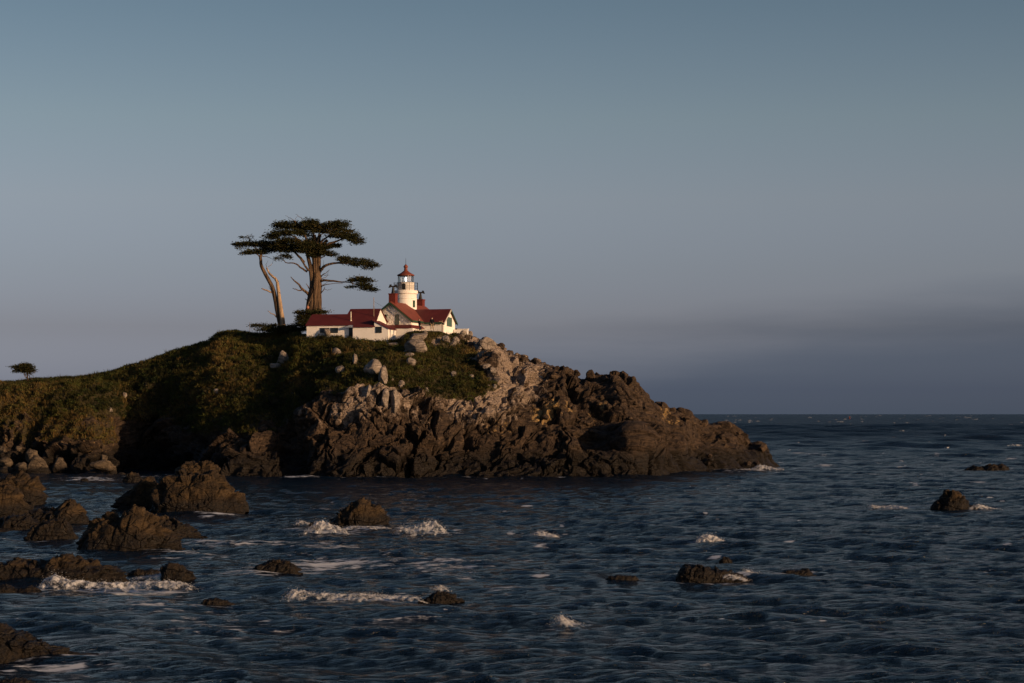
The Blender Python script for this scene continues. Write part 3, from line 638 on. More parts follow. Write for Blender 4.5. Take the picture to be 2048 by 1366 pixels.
gv = np.stack([root - side, root + side, root + tip], 2).reshape(-1, 3); gf = np.arange(len(gv)).reshape(-1, 3)
gt = np.repeat(tint * 1.0, nb * 3, 0) * gr.uniform(.75, 1.25, (len(gv) // 3, 1)).repeat(3, 0)
nl = 3000; sb = scatter(nl); st_ = tint_at(sb, nl) * np.array((.8, 1.05, .9)); nlf = 46          # low leafy shrubs
rad = gr.uniform(.18, .60, (nl, 1, 1)); dv_ = gr.normal(size=(nl, nlf, 3)); dv_[..., 2] = np.abs(dv_[..., 2]); dv_ /= np.linalg.norm(dv_, axis=-1, keepdims=True)
cen = sb[:, None, :] + dv_ * rad * np.array((1.2, 1.2, .75)) * gr.uniform(.7, 1, (nl, nlf, 1)); a_ = gr.normal(size=(nl, nlf, 3)) * .075; b_ = gr.normal(size=(nl, nlf, 3)) * .075
sv_ = np.stack([cen - a_, cen + b_, cen + a_ + dv_ * .12], 2).reshape(-1, 3)
stt = np.repeat(st_, nlf * 3, 0) * gr.uniform(.7, 1.3, (len(sv_) // 3, 1)).repeat(3, 0)
gv = np.concatenate([gv, sv_]); gf = np.arange(len(gv)).reshape(-1, 3); gt = np.concatenate([gt, stt])
scrub = mesh_np('coastal_scrub', gv, gf, M_grass, smooth=False, attrs={'tint': gt})
tag(scrub, 'olive and tan grass and low scrub covering the headland slope', 'scrub', kind='stuff')

# ------------------------------------------------------------------ building materials
M_white = mat('white_wall', (.80, .76, .70), .75, .05, .9, bump=.012, bscale=3)
M_roof = mat('red_roof', (.105, .018, .016), .62, .14, .8, bump=.015, bscale=5)
M_roof2 = mat('red_shingle', (.17, .044, .027), .7, .18, 1.2, bump=.02, bscale=6)
M_green = mat('green_paint', (.018, .055, .030), .55, .15, 2)
M_shut = mat('green_shutter', (.055, .10, .085), .55, .12, 3)
M_brick = mat('red_chimney', (.125, .022, .016), .8, .15, 2.5, bump=.01, bscale=9)
M_iron = mat('black_iron', (.012, .012, .014), .5, .2, 4)
M_trim = mat('grey_trim', (.46, .43, .38), .7, .1, 3)
M_dark = mat('dark_opening', (.012, .012, .012), .6, .1, 3)
M_glass = bpy.data.materials.new('window_glass'); M_glass.use_nodes = True
_b = M_glass.node_tree.nodes['Principled BSDF']; _b.inputs['Base Color'].default_value = (.02, .028, .034, 1); _b.inputs['Roughness'].default_value = .06
_n = M_glass.node_tree.nodes.new('ShaderNodeTexNoise'); _n.inputs['Scale'].default_value = 1.2
_bp = M_glass.node_tree.nodes.new('ShaderNodeBump'); _bp.inputs['Distance'].default_value = .02; M_glass.node_tree.links.new(_n.outputs['Fac'], _bp.inputs['Height']); M_glass.node_tree.links.new(_bp.outputs[0], _b.inputs['Normal'])
M_rust = mat('red_lantern_roof', (.17, .045, .027), .6, .25, 3)
M_metal = mat('pale_metal', (.72, .66, .52), .4, .1, 4)
M_awn = mat('grey_awning', (.30, .33, .36), .5, .1, 3)
M_wood = mat('weathered_pole', (.26, .19, .13), .85, .2, 3)
M_red = mat('red_door', (.28, .05, .03), .6, .1, 3)
def stone_wall_material():
    m = bpy.data.materials.new('rubble_stone_wall'); m.use_nodes = True; g = NG(m); b = g.n['Principled BSDF']
    co = g.new('ShaderNodeTexCoord').outputs['Object']
    v = g.new('ShaderNodeTexVoronoi', {'Vector': g.new('ShaderNodeMapping', {'Vector': co, 'Scale': (2.4, 2.4, 3.4)}).outputs[0], 'Scale': 1.0}, feature='DISTANCE_TO_EDGE').outputs[0]
    n = g.noise(co, 3.0, 5)
    c = g.mix(g.smooth(v, .02, .14), (.80, .75, .68), g.mix(n, (.50, .44, .38), (.70, .63, .55)))
    g.l.new(c, b.inputs['Base Color']); b.inputs['Roughness'].default_value = .85
    h = g.math('ADD', g.math('MULTIPLY', g.smooth(v, 0, .25), .6), g.math('MULTIPLY', n, .5))
    bp = g.new('ShaderNodeBump', {'Height': h, 'Distance': .09}); g.l.new(bp.outputs[0], b.inputs['Normal']); return m
M_stone = stone_wall_material()
def pane_material():
    m = bpy.data.materials.new('lantern_glass'); m.use_nodes = True; g = NG(m)
    t = g.new('ShaderNodeBsdfTransparent', {'Color': (.86, .90, .90, 1)}); gl = g.new('ShaderNodeBsdfGlossy', {'Color': (.9, .9, .9, 1), 'Roughness': .03})
    ms = g.new('ShaderNodeMixShader', {0: .06, 1: t.outputs[0], 2: gl.outputs[0]}); g.l.new(ms.outputs[0], g.n['Material Output'].inputs[0]); return m
M_pane = pane_material()
M_lens = bpy.data.materials.new('lit_lens'); M_lens.use_nodes = True
_b = M_lens.node_tree.nodes['Principled BSDF']; _b.inputs['Base Color'].default_value = (.9, .9, .88, 1); _b.inputs['Emission Color'].default_value = (1, .98, .93, 1); _b.inputs['Emission Strength'].default_value = 1.6

def window(par, o, ux, z0, z1, w, fm, nx=1, nz=2, depth=.06, mw=.05, name='window'):
    """a window on a wall: o = lower left corner, ux = unit vector along the wall; frame > pane"""
    ux = np.array(ux, float); nrm = np.array((ux[1], -ux[0], 0.)); o = np.array(o, float); up = np.array((0, 0, 1.)); H = z1 - z0
    b = MB()
    def bar(a0, a1, c0, c1, dp):
        p = [o + ux * a0 + up * c0, o + ux * a1 + up * c0, o + ux * a1 + up * c1, o + ux * a0 + up * c1]; b.prism(p, nrm * dp)
    bar(-.05, 0, -.06, H + .06, depth); bar(w, w + .05, -.06, H + .06, depth); bar(0, w, H, H + .06, depth - .003); bar(0, w, -.06, 0, depth + .03)
    for i in range(1, nx): bar(w * i / nx - mw / 2, w * i / nx + mw / 2, 0, H, depth * .6)
    for i in range(1, nz): bar(0, w, H * i / nz - mw / 2, H * i / nz + mw / 2, depth * .6 - .003)
    fr = b.build(name, fm, par)
    q = MB(); q.prism([o + nrm * .004, o + ux * w + nrm * .004, o + ux * w + up * H + nrm * .004, o + up * H + nrm * .004], nrm * .015); q.build('pane', M_glass, fr)
    return fr

# ------------------------------------------------------------------ the lighthouse (house and tower are one thing)
ZU = 286 / F / 5.689                                   # metres per pixel of the enlarged photo
house = empty('lighthouse', W3(590 + 1320 / 5.689, 510 + 850 / 5.689, 286), R(-18))
tag(house, 'white lighthouse with red roofs, stone gable and round lantern tower on the headland', 'lighthouse')
hz_ = lambda y: (850 - y) * ZU
WID, LEN, ZE, ZR = 6.2, 14.0, hz_(728), hz_(535); XM = -WID / 2; ZB = -2.2
k_ = (ZR - ZE) / (WID / 2)
MB().prism([(-WID, 0, ZB), (0, 0, ZB), (0, 0, ZE), (XM, 0, ZR - .12), (-WID, 0, ZE)], (0, .4, 0)).build('stone_gable_wall', M_stone, house)
w_ = MB(); w_.box(-.3, -.004, .404, LEN, ZB, ZE - .06); w_.box(-WID + .004, -WID + .3, .404, LEN, ZB, ZE - .06); w_.prism([(-WID, LEN, ZB), (0, LEN, ZB), (0, LEN, ZE), (XM, LEN, ZR - .12), (-WID, LEN, ZE)], (0, .3, 0)); w_.build('side_wall', M_white, house)
ov, oe, th_ = .35, .40, .14
def roof_pair(name, x0, x1, y0, y1, xm, ze, zr, m, along='y'):
    ob = []
    for s in (-1, 1):
        xe = (x1 if s > 0 else x0); k = (zr - ze) / abs(xe - xm); xo = xe + s * oe; zo = ze - k * oe
        if along == 'y': pts = [(xm, y0, zr), (xo, y0, zo), (xo, y1, zo), (xm, y1, zr)]
        else: pts = [(y0, xm, zr), (y0, xo, zo), (y1, xo, zo), (y1, xm, zr)]
        ob.append(MB().prism(pts, (0, 0, th_)).build(name, m, house))
    return ob
roof_pair('roof', -WID, 0, -ov, LEN + ov, XM, ZE, ZR, M_roof2)
# green bargeboards and fascia
bb = MB()
for s in (-1, 1):
    xo = XM + s * (WID / 2 + oe); zo = ZE - k_ * oe
    bb.prism([(XM, -ov - .03, ZR + .02), (xo, -ov - .03, zo + .02), (xo, -ov - .03, zo - .24), (XM, -ov - .03, ZR - .26)], (0, -.06, 0))
bb.build('bargeboard', M_green, house)
tb = MB()
for s in (-1, 1):
    xo = XM + s * (WID / 2 - .1); zo = ZE + k_ * .1
    tb.prism([(XM, -.004, ZR - .30), (xo, -.004, zo - .30), (xo, -.004, zo - .46), (XM, -.004, ZR - .46)], (0, -.06, 0))
tb.build('gable_trim', M_trim, house)
xe_ = oe; ze_ = ZE - k_ * oe
MB().box(xe_ + .01, xe_ + .05, -ov, 4.0, ze_ - .12, ze_ + .12).build('eave_fascia', M_green, house)
for zx in (998, 1140):
    lx = (zx - 1320) * ZU / .951; window(house, (lx, -.004, hz_(787)), (1, 0, 0), hz_(787), hz_(678), .50, M_green, 1, 2)
# the wing towards the right
WX, Y0, Y1 = 3.42, 4.3, 9.2; WE, WR = hz_(740), hz_(603); YM = (Y0 + Y1) / 2; kw = (WR - WE) / (YM - Y0)
for yy in (Y0, Y1 - .3): MB().box(.004, WX - .31, yy, yy + .3, ZB, WE - .02).build('wing_wall', M_white, house)
MB().prism([(WX, Y0, ZB), (WX, Y1, ZB), (WX, Y1, WE), (WX, YM, WR - .12), (WX, Y0, WE)], (-.3, 0, 0)).build('wing_gable_wall', M_white, house)
for s in (-1, 1):
    ye = Y0 if s < 0 else Y1; yo = ye + s * oe; zo = WE - kw * oe
    xv0 = XM + (ZR - WR) / k_ * 1.0
    MB().prism([(xv0 + .05, YM, WR), (min(-.05, XM + (ZR - zo) / k_), yo, zo), (WX + .25, yo, zo), (WX + .25, YM, WR)], (0, 0, th_)).build('wing_roof', M_roof, house)
    MB().prism([(WX + .26, YM, WR + .1), (WX + .26, yo, zo + .1), (WX + .26, yo, zo - .16), (WX + .26, YM, WR - .18)], (.06, 0, 0)).build('wing_bargeboard', M_green if s > 0 else M_trim, house)
MB().box(.5, WX + .1, Y0 - oe - .05, Y0 - oe - .01, WE - kw * oe - .13, WE - kw * oe + .1).build('wing_fascia', M_green, house)
sh = MB(); sh.box(WX + .004, WX + .06, YM - 1.15, YM - .05, hz_(795), hz_(685)); sh.box(WX + .004, WX + .055, YM + .0, YM + 1.0, hz_(797), hz_(690)); sh.build('window_shutter', M_shut, house)
window(house, ((1520 - 1425) * ZU / .951, Y0 - .004, hz_(784)), (1, 0, 0), hz_(784), hz_(757), .62, M_green, 2, 1)
# low red apron roof below the gable
MB().prism([(-WID, -.05, hz_(800)), (-WID, -1.3, hz_(836)), (0.5, -1.3, hz_(836)), (.06, -.05, hz_(800))], (0, 0, .1)).build('apron_roof', M_roof, house)
MB().prism([(.06, -.05, hz_(802)), (.5, -1.3, hz_(830)), (.5, Y0 - .1, hz_(830)), (.06, Y0 - .1, hz_(802))], (0, 0, .1)).build('apron_roof', M_roof, house)
ap = MB(); ap.box(-WID + .1, .7, -1.15, -.06, ZB, hz_(838)); ap.build('porch_wall', M_white, house)
# terrace wall at the right end
MB().box(WX + .1, WX + 2.3, Y1 - .9, Y1 - .6, -1.2, hz_(826)).build('terrace_wall', M_white, house)
MB().box(WX + .7, WX + 2.38, Y1 - .97, Y1 - .53, hz_(826) + .003, hz_(826) + .10).build('terrace_coping', M_white, house)
# chimneys with wind cowls
def chimney(y, top, x=XM, w=1.0):
    zt = hz_(top); c = MB(); c.box(x - w / 2, x + w / 2, y - w / 2, y + w / 2, ZR - 1.1, zt - .14); c.box(x - w / 2 - .07, x + w / 2 + .07, y - w / 2 - .07, y + w / 2 + .07, zt - .137, zt)
    ch = c.build('chimney', M_brick, house)
    b = MB(); b.lathe([(.30, zt), (.24, zt + .3), (.13, zt + .95), (.12, zt + 1.0)], (x, y), 14)
    ca_, sa_ = math.cos(R(18)), math.sin(R(18)); r = np.array((ca_, sa_, 0)); f = np.array((-sa_, ca_, 0)); o = np.array((x, y, zt))
    b.prism([o + r * a + f * -.16 + np.array((0, 0, z)) for a, z in ((-.30, .92), (.30, .92), (.30, 1.12), (-.30, 1.12))], f * .32)
    for s in (-1, 1): b.prism([o + r * a * s + f * -.2 + np.array((0, 0, z)) for a, z in ((.20, .96), (.46, .86), (.68, .84), (.50, 1.30), (.24, 1.32))][::s], f * .4)
    b.build('cowl', M_iron, ch)
chimney(.9, 430); chimney(13.4, 442, -3.6, 1.03)
# tower
TX, TY = XM, 7.4; n_ = 40; rt = 125 * ZU
hz0_, rt, TX = hz_, rt * 294 / 286, -3.65
hz_ = lambda y: CH + (HZ - 510 - y / 5.689) / F * 294 - house.location.z
tw = MB(); tw.lathe([(rt * 1.02, ZB), (rt * 1.0, hz_(500)), (rt * .985, hz_(499)), (rt * .985, hz_(446))], (TX, TY), n_); tower = tw.build('tower', M_white, house, True)
MB().lathe([(rt * 1.005, hz_(503)), (rt * 1.035, hz_(501)), (rt * 1.035, hz_(495)), (rt * 1.0, hz_(494))], (TX, TY), n_).build('string_course', M_white, tower)
MB().lathe([(rt * 1.0, hz_(448)), (rt * 1.09, hz_(440)), (rt * 1.10, hz_(410)), (rt * 1.07, hz_(405))], (TX, TY), n_).build('gallery', M_white, tower)
rd = 98.5 * ZU
drum = MB().lathe([(rd, hz_(405)), (rd, hz_(322)), (rd * 1.02, hz_(321)), (rd * 1.02, hz_(315)), (rd * .98, hz_(314))], (TX, TY), n_).build('lantern_drum', M_white, house, True)
def on_cyl(r, adeg, z0, z1, w, dep, m, name, par):    # a panel on the tower facing adeg to the right of the camera
    a = R(adeg - 90 + 18); c, s = math.cos(a), math.sin(a); t = np.array((-s, c, 0)); n0 = np.array((c, s, 0)); o = np.array((TX, TY, 0)) + n0 * r
    return MB().prism([o - t * w / 2 + (0, 0, z0), o + t * w / 2 + (0, 0, z0), o + t * w / 2 + (0, 0, z1), o - t * w / 2 + (0, 0, z1)], n0 * dep).build(name, m, par)
drd = on_cyl(rd - .06, -11, hz_(398), hz_(330), .48, .10, M_dark, 'drum_door', drum); on_cyl(rd - .08, -11, hz_(403), hz_(326), .60, .10, M_trim, 'door_frame', drd)
on_cyl(rt - .06, 50, hz_(600), hz_(520), .42, .12, M_green, 'shutter', tower)
# gallery railing
rr = rt * 1.10; zg0, zg1 = hz_(405), hz_(318)
rl = MB()
for z in (zg0 + .32, zg0 + .68, zg1):
    rl.tube([(TX + rr * math.cos(a), TY + rr * math.sin(a), z) for a in np.linspace(0, 2 * math.pi, 33)], .018, 5)
rail = rl.build('gallery_railing', M_iron, house)
for i in range(12):
    a = 2 * math.pi * (i + .3) / 12; MB().box(TX + rr * math.cos(a) - .02, TX + rr * math.cos(a) + .02, TY + rr * math.sin(a) - .02, TY + rr * math.sin(a) + .02, zg0 - .03, zg1 + .05).build('rail_post', M_iron, rail)
# lantern room
rg = 90.5 * ZU; zl0, zl1 = hz_(313), hz_(236)
lf = MB(); nl_ = 10
for i in range(nl_):
    a = 2 * math.pi * (i + .35) / nl_; a2 = 2 * math.pi * (i + 1.35) / nl_
    p0 = (TX + rg * math.cos(a), TY + rg * math.sin(a)); p1 = (TX + rg * math.cos(a2), TY + rg * math.sin(a2))
    lf.tube([(*p0, zl0), (*p0, zl1)], .035, 6)
    lf.tube([(*p0, zl0 + .03), (*p1, zl0 + .03)], .03, 5); lf.tube([(*p0, zl1 - .03), (*p1, zl1 - .03)], .03, 5)
    lf.tube([(*p0, zl0 + .05), (*(np.array(p0) * .5 + np.array(p1) * .5), zl1 - .1)], .012, 4)
lantern = lf.build('lantern_frame', M_iron, house)
for i in range(nl_):
    a = 2 * math.pi * (i + .35) / nl_; a2 = 2 * math.pi * (i + 1.35) / nl_
    MB().poly([(TX + rg * math.cos(a), TY + rg * math.sin(a), zl0), (TX + rg * math.cos(a2), TY + rg * math.sin(a2), zl0), (TX + rg * math.cos(a2), TY + rg * math.sin(a2), zl1), (TX + rg * math.cos(a), TY + rg * math.sin(a), zl1)]).build('glass_pane', M_pane, lantern)
lens = MB().lathe([(.08, zl0 + .02), (.09, zl0 + .14), (.15, zl0 + .24), (.19, zl0 + .5), (.18, zl0 + .68), (.12, zl0 + .80), (.05, zl0 + .86)], (TX, TY), 20).build('lens', M_lens, lantern, True)
lroof = MB().lathe([(rg * 1.06, hz_(238)), (rg * 1.13, hz_(234)), (rg * 1.13, hz_(226)), (rg * .85, hz_(214)), (rg * .55, hz_(198)), (rg * .34, hz_(183)), (.27, hz_(176)), (.24, hz_(150)), (.24, hz_(142)), (.34, hz_(140)), (.34, hz_(132)), (.26, hz_(120)), (.12, hz_(110)), (.05, hz_(103))], (TX, TY), 24).build('lantern_roof', M_rust, house, True)
MB().lathe([(.035, hz_(106)), (.03, hz_(60)), (.012, hz_(28))], (TX, TY), 6).build('lightning_rod', M_iron, lroof)

# ------------------------------------------------------------------ the low white outbuilding in front
ZA = 281.5 / F / 5.689; XA = ZA / .978
shed = empty('outbuilding', W3(590 + 132 / 5.689, 510 + 880 / 5.689, 281.5), R(-12))
tag(shed, 'long low white outbuilding with dark red roof left of the lighthouse', 'building')
ax = lambda zx: (zx - 132) * XA
az_ = lambda zy: (880 - zy) * ZA
SL = .53; e0, e1 = az_(797), az_(822); r0, r1 = az_(672), az_(607)
yr0 = (r0 - e0) / SL; yr1 = (r1 - e0) / SL; yf = -(e0 - e1) / SL
xa, xb, xc, xd = 0, ax(690), ax(925), ax(1085)
MB().prism([(xa, 0, -2), (xb, 0, -2), (xb, 0, e0), (xa, 0, e0)], (0, .25, 0)).build('front_wall', M_white, shed)
MB().prism([(xb, yf, -2), (xc, yf, -2), (xc, yf, e1), (xb, yf, e1)], (0, .25, 0)).build('front_wall', M_white, shed)
MB().box(xb - .12, xb + .13, yf + .003, .003, -2, e1).build('return_wall', M_white, shed)
MB().prism([(xa, .26, -2), (xa, 2 * yr0, -2), (xa, 2 * yr0, e0), (xa, yr0, r0 - .03), (xa, .26, e0 + .1)], (.25, 0, 0)).build('gable_wall', M_white, shed)
MB().prism([(xc + .02, yf + .3, -2), (9.5, 2 * yr1 - yf, -2), (9.5, 2 * yr1 - yf, e1), (9.55, yr1, r1 - .04), (xc + .02, yf + .3, e1 + .12)], (-.2, .03, 0)).build('gable_wall', M_white, shed)
o_ = .22; zf = lambda y: e0 + y * SL
xs_ = ax(562) - .35
rp = [(-.12, -o_, zf(-o_)), (xb - .1, -o_, zf(-o_)), (xb - .1, yf - o_, zf(yf - o_)), (xc + .15, yf - o_, zf(yf - o_)), (9.62, yr1, r1), (xs_, yr1, r1), (xs_, yr0, r0), (-.12, yr0, r0)]
MB().prism(rp, (0, 0, .09)).build('roof', M_roof, shed)
MB().prism([(-.12, yr0, r0), (xs_, yr0, r0), (xs_, 2 * yr0 + o_, zf(-o_)), (-.12, 2 * yr0 + o_, zf(-o_))], (0, 0, .09)).build('roof', M_roof, shed)
MB().prism([(xs_, yr1, r1), (9.62, yr1, r1), (9.9, 2 * yr1, e0), (xs_, 2 * yr1, e0)], (0, 0, .09)).build('roof', M_roof, shed)
# lean-to at the right end: its roof falls to the right
le = az_(850); ls = .50; lz = lambda x: le + (xd + .05 - x) * ls
MB().prism([(xc + .01, yf + .02, -2.2), (xd, yf + .02, -2.2), (xd, yf + .02, lz(xd) - .02), (xc + .01, yf + .02, lz(xc) - .02)], (0, .25, 0)).build('front_wall', M_white, shed)
MB().prism([(xd, yf + .28, -2.2), (xd, 3.4, -2.2), (xd, 3.4, le), (xd, yf + .28, le)], (-.25, 0, 0)).build('side_wall', M_white, shed)
MB().prism([(8.9 + .9, yf - .1, lz(9.8)), (xd + .16, yf - .1, lz(xd + .16)), (xd + .16, 3.6, lz(xd + .16)), (9.25, 3.6, lz(9.25))], (0, 0, .08)).build('lean_to_roof', M_roof, shed)
window(shed, (ax(947), yf + .012, az_(890)), (1, 0, 0), az_(890), az_(830), ax(1008) - ax(947), M_dark, 2, 3, mw=.045)
window(shed, (ax(294), -.004, az_(884)), (1, 0, 0), az_(884), az_(836), ax(392) - ax(294), M_dark, 1, 1)
window(shed, (ax(414), -.004, az_(884)), (1, 0, 0), az_(884), az_(836), ax(492) - ax(414), M_dark, 1, 1)
door = MB().box(ax(622), ax(690) - .14, -.05, -.004, az_(935), az_(832)).build('door', M_dark, shed)
for i in range(2): MB().box(ax(630) + i * .38, ax(630) + i * .38 + .28, -.066, -.052, az_(892), az_(840)).build('pane', M_glass, door)
aw = MB(); aw.prism([(ax(590), -.9, az_(832)), (ax(688), -.9, az_(832)), (ax(688), -.02, az_(800)), (ax(655), -.02, az_(797))], (0, 0, .04)); aw.build('awning', M_awn, shed)
vy = yr0 * .34; vp = MB().tube([(ax(622), vy, zf(vy)), (ax(622), vy, zf(vy) + 1.35)], .07, 10).build('vent_pipe', M_metal, shed, True)
MB().lathe([(.13, zf(vy)), (.13, zf(vy) + .14), (.07, zf(vy) + .2)], (ax(622), vy), 12).build('flashing', M_metal, vp)
mx, my = ax(858), yr1 * .50
mast = MB().tube([(mx, my, zf(my)), (mx, my, zf(my) + 2.75)], [.055, .045], 8).build('mast', M_wood, shed)
MB().tube([(mx + .45, my, zf(my) + .1), (mx, my, zf(my) + 1.6)], .012, 5).build('stay', M_iron, mast)
MB().tube([(mx, my, zf(my) + 2.2), (mx + 1.0, my + 1.4, zf(my) + 1.45), (mx + 2.0, my + 3, zf(my) + .85)], .012, 5).build('wire', M_iron, mast)
# stones piled at the wall
boulder('grey block leaning against the windows of the outbuilding', 654, 662, 13, 10, 901, M_pale, d=280.6, sink=.3)

# ------------------------------------------------------------------ trees
def bark_material(name, c0, c1):
    m = bpy.data.materials.new(name); m.use_nodes = True; g = NG(m); b = g.n['Principled BSDF']; b.inputs['Roughness'].default_value = .9; b.inputs['Specular IOR Level'].default_value = .15
    pos = g.new('ShaderNodeNewGeometry').outputs['Position']; v = g.new('ShaderNodeMapping', {'Vector': pos, 'Scale': (4.5, 4.5, .45)}).outputs[0]
    n = g.noise(v, 1.0, 5, .6); g.l.new(g.mix(g.smooth(n, .38, .62), c0, c1), b.inputs['Base Color'])
    bp = g.new('ShaderNodeBump', {'Height': n, 'Distance': .35}); g.l.new(bp.outputs[0], b.inputs['Normal']); return m
M_bark = bark_material('cypress_bark', (.040, .027, .018), (.145, .095, .058)); M_bleach = bark_material('bleached_wood', (.26, .18, .115), (.46, .34, .23))
tr = np.random.default_rng(91)
def limb(b, pts, r0, r1, d, n=9, dd=None, m=12, wob=.04):
    """tapered limb through photo points (x, y[, depth offset])"""
    P_ = [W3(p[0], p[1], d + (p[2] if len(p) > 2 else 0)) for p in pts]
    c = spline(P_, m); c[1:-1] += tr.normal(0, wob, (m - 2, 3)); t = np.linspace(0, 1, m) ** .9
    b.tube(c, list(r0 + (r1 - r0) * t), n)
def pads(lst, d, dens=1.0, wind=(-.25, 0, .05), zoom=(440, 410, 4.879), spray=.23):
    """cypress foliage: flat pads of many small sprays; each pad is cx, cy, rx, ry[, depth offset[, density]] in enlarged-photo pixels"""
    vs, ts = [], []
    for pd in lst:
        cx, cy, rx, ry = pd[:4]; do = pd[4] if len(pd) > 4 else 0; de = (pd[5] if len(pd) > 5 else 1) * dens
        sc_ = d / F / zoom[2]; c = W3(zoom[0] + cx / zoom[2], zoom[1] + cy / zoom[2], d + do); ax_ = np.array((rx * sc_, max(rx * sc_ * .62, .4), ry * sc_ * 1.12))
        ncl = max(4, int(8.5 * de * ax_[0] * ax_[2] * 4 + 6 * de * ax_[0]))
        u = tr.normal(size=(ncl, 3)); u /= np.linalg.norm(u, axis=1, keepdims=True); u *= tr.random((ncl, 1)) ** .42
        u[:, 2] = np.where(u[:, 2] < -.55, u[:, 2] * .6, u[:, 2])
        cc = c + u * ax_; cs = tr.uniform(.22, .58, ncl)
        shade = tr.uniform(.65, 1.35, ncl); warm = tr.random(ncl) < .22
        ns = 46
        for i in range(ncl):
            q = tr.normal(size=(ns, 3)) * np.array((1.15, 1.0, .42)) * cs[i] * .62; p = cc[i] + q
            dr = q * np.array((1, 1, .5)) / (np.linalg.norm(q, axis=1, keepdims=True) + 1e-6) + np.array(wind) + np.array((u[i, 0] * .6, u[i, 1] * .6, .12)) + tr.normal(0, .3, (ns, 3)) * np.array((1, 1, .6))
            dr /= np.linalg.norm(dr, axis=1, keepdims=True); L_ = tr.uniform(.5, 1.2, (ns, 1)) * spray
            sd = np.cross(dr, tr.normal(size=(ns, 3))); sd /= np.linalg.norm(sd, axis=1, keepdims=True) + 1e-6; sd *= L_ * .26
            vs.append(np.stack([p - sd, p + dr * L_ * .5 - sd * .9, p + dr * L_, p + sd], 1).reshape(-1, 3))
            col = np.array((.060, .050, .017)) if warm[i] else np.array((.034, .037, .014))
            ts.append(np.repeat(col[None] * shade[i] * tr.uniform(.7, 1.3, (ns, 1)), 4, 0))
    v = np.concatenate(vs); return v, np.arange(len(v)).reshape(-1, 4), np.concatenate(ts)
def crown(name, lst, d, par, **kw):
    v, f, t = pads(lst, d, **kw); return mesh_np(name, v, f, M_leaf, parent=par, smooth=False, attrs={'tint': t})
Zp = lambda x, y, o=0: (440 + x / 4.879, 410 + y / 4.879, o)

# the big spreading cypress
DT = 292.0
cyp = empty('cypress_tree', (0, 0, 0)); tag(cyp, 'big spreading cypress with thick fluted trunk behind the outbuilding', 'tree')
b = MB()
for pts, r0, r1 in [
 ([(615, 652), (617, 620), (620, 595), (624, 570), (622, 545), (618, 522), (612, 500)], .55, .30), ([(622, 654, -.5), (623, 620, -.5), (626, 590, -.4), (629, 560), (629, 530), (626, 505), (620, 482)], .55, .32),
 ([(631, 654, -.6), (630, 615, -.6), (631, 580, -.5), (632, 545), (632, 515), (634, 490), (640, 468)], .52, .30), ([(637, 654, -.2), (636, 615, -.3), (636, 580, -.2), (637, 545), (638, 515), (643, 494), (655, 480)], .52, .28),
 ([(628, 652, .5), (628, 610, .5), (629, 570, .5), (630, 530, .5), (631, 500, .5), (628, 470, .3)], .7, .35),
 ([(612, 650, -.3), (613, 628, -.4), (618, 606, -.6), (627, 584, -.7), (630, 560, -.6)], .30, .18), ([(641, 652, .2), (640, 620, .1), (640, 585, .1), (640, 550, .2)], .34, .26)]:
    limb(b, pts, r0 * .88, r1 * .85, DT, 10, m=16, wob=.035)
b.build('trunk', M_bark, cyp, True)
LIMBS = [([Zp(975, 640), Zp(1010, 605, -.5), Zp(1080, 575, -1), Zp(1180, 566, -1.2), Zp(1290, 572, -1.2), Zp(1400, 580, -1)], .26, .06), ([Zp(975, 745), Zp(1030, 733, -.4), Zp(1130, 745, -.8), Zp(1230, 756, -1), Zp(1340, 775, -1)], .22, .05),
 ([Zp(850, 650), Zp(790, 610, -.4), Zp(730, 570, -.7), Zp(660, 567, -.9), Zp(600, 535, -1)], .16, .05), ([Zp(840, 450), Zp(800, 380, -.5), Zp(730, 310, -.8), Zp(640, 290, -1)], .24, .06), ([Zp(880, 470), Zp(850, 360), Zp(800, 250, .5), Zp(720, 200, .8)], .24, .05),
 ([Zp(930, 430), Zp(920, 320), Zp(890, 230), Zp(870, 160)], .22, .05), ([Zp(960, 420), Zp(1000, 350, -.5), Zp(1080, 290, -.8), Zp(1150, 220, -.8)], .22, .05), ([Zp(980, 430), Zp(1060, 380, -1), Zp(1160, 345, -1.2), Zp(1260, 320, -1.4), Zp(1330, 340, -1.4)], .22, .05),
 ([Zp(960, 440), Zp(950, 330, .6), Zp(990, 250, 1)], .18, .05), ([Zp(820, 560), Zp(770, 500, .3), Zp(700, 440, .8), Zp(600, 400, 1), Zp(520, 380, 1)], .22, .05), ([Zp(870, 640, -.3), Zp(820, 580, -.5), Zp(790, 520, -.6), Zp(740, 470, -.6)], .18, .06), ([Zp(980, 520), Zp(1040, 490, -.5), Zp(1100, 485, -.6)], .10, .03)]
for pts, r0, r1 in LIMBS:
    b = MB(); limb(b, pts, r0, r1, DT, 7); b.build('limb', M_bark, cyp, True)
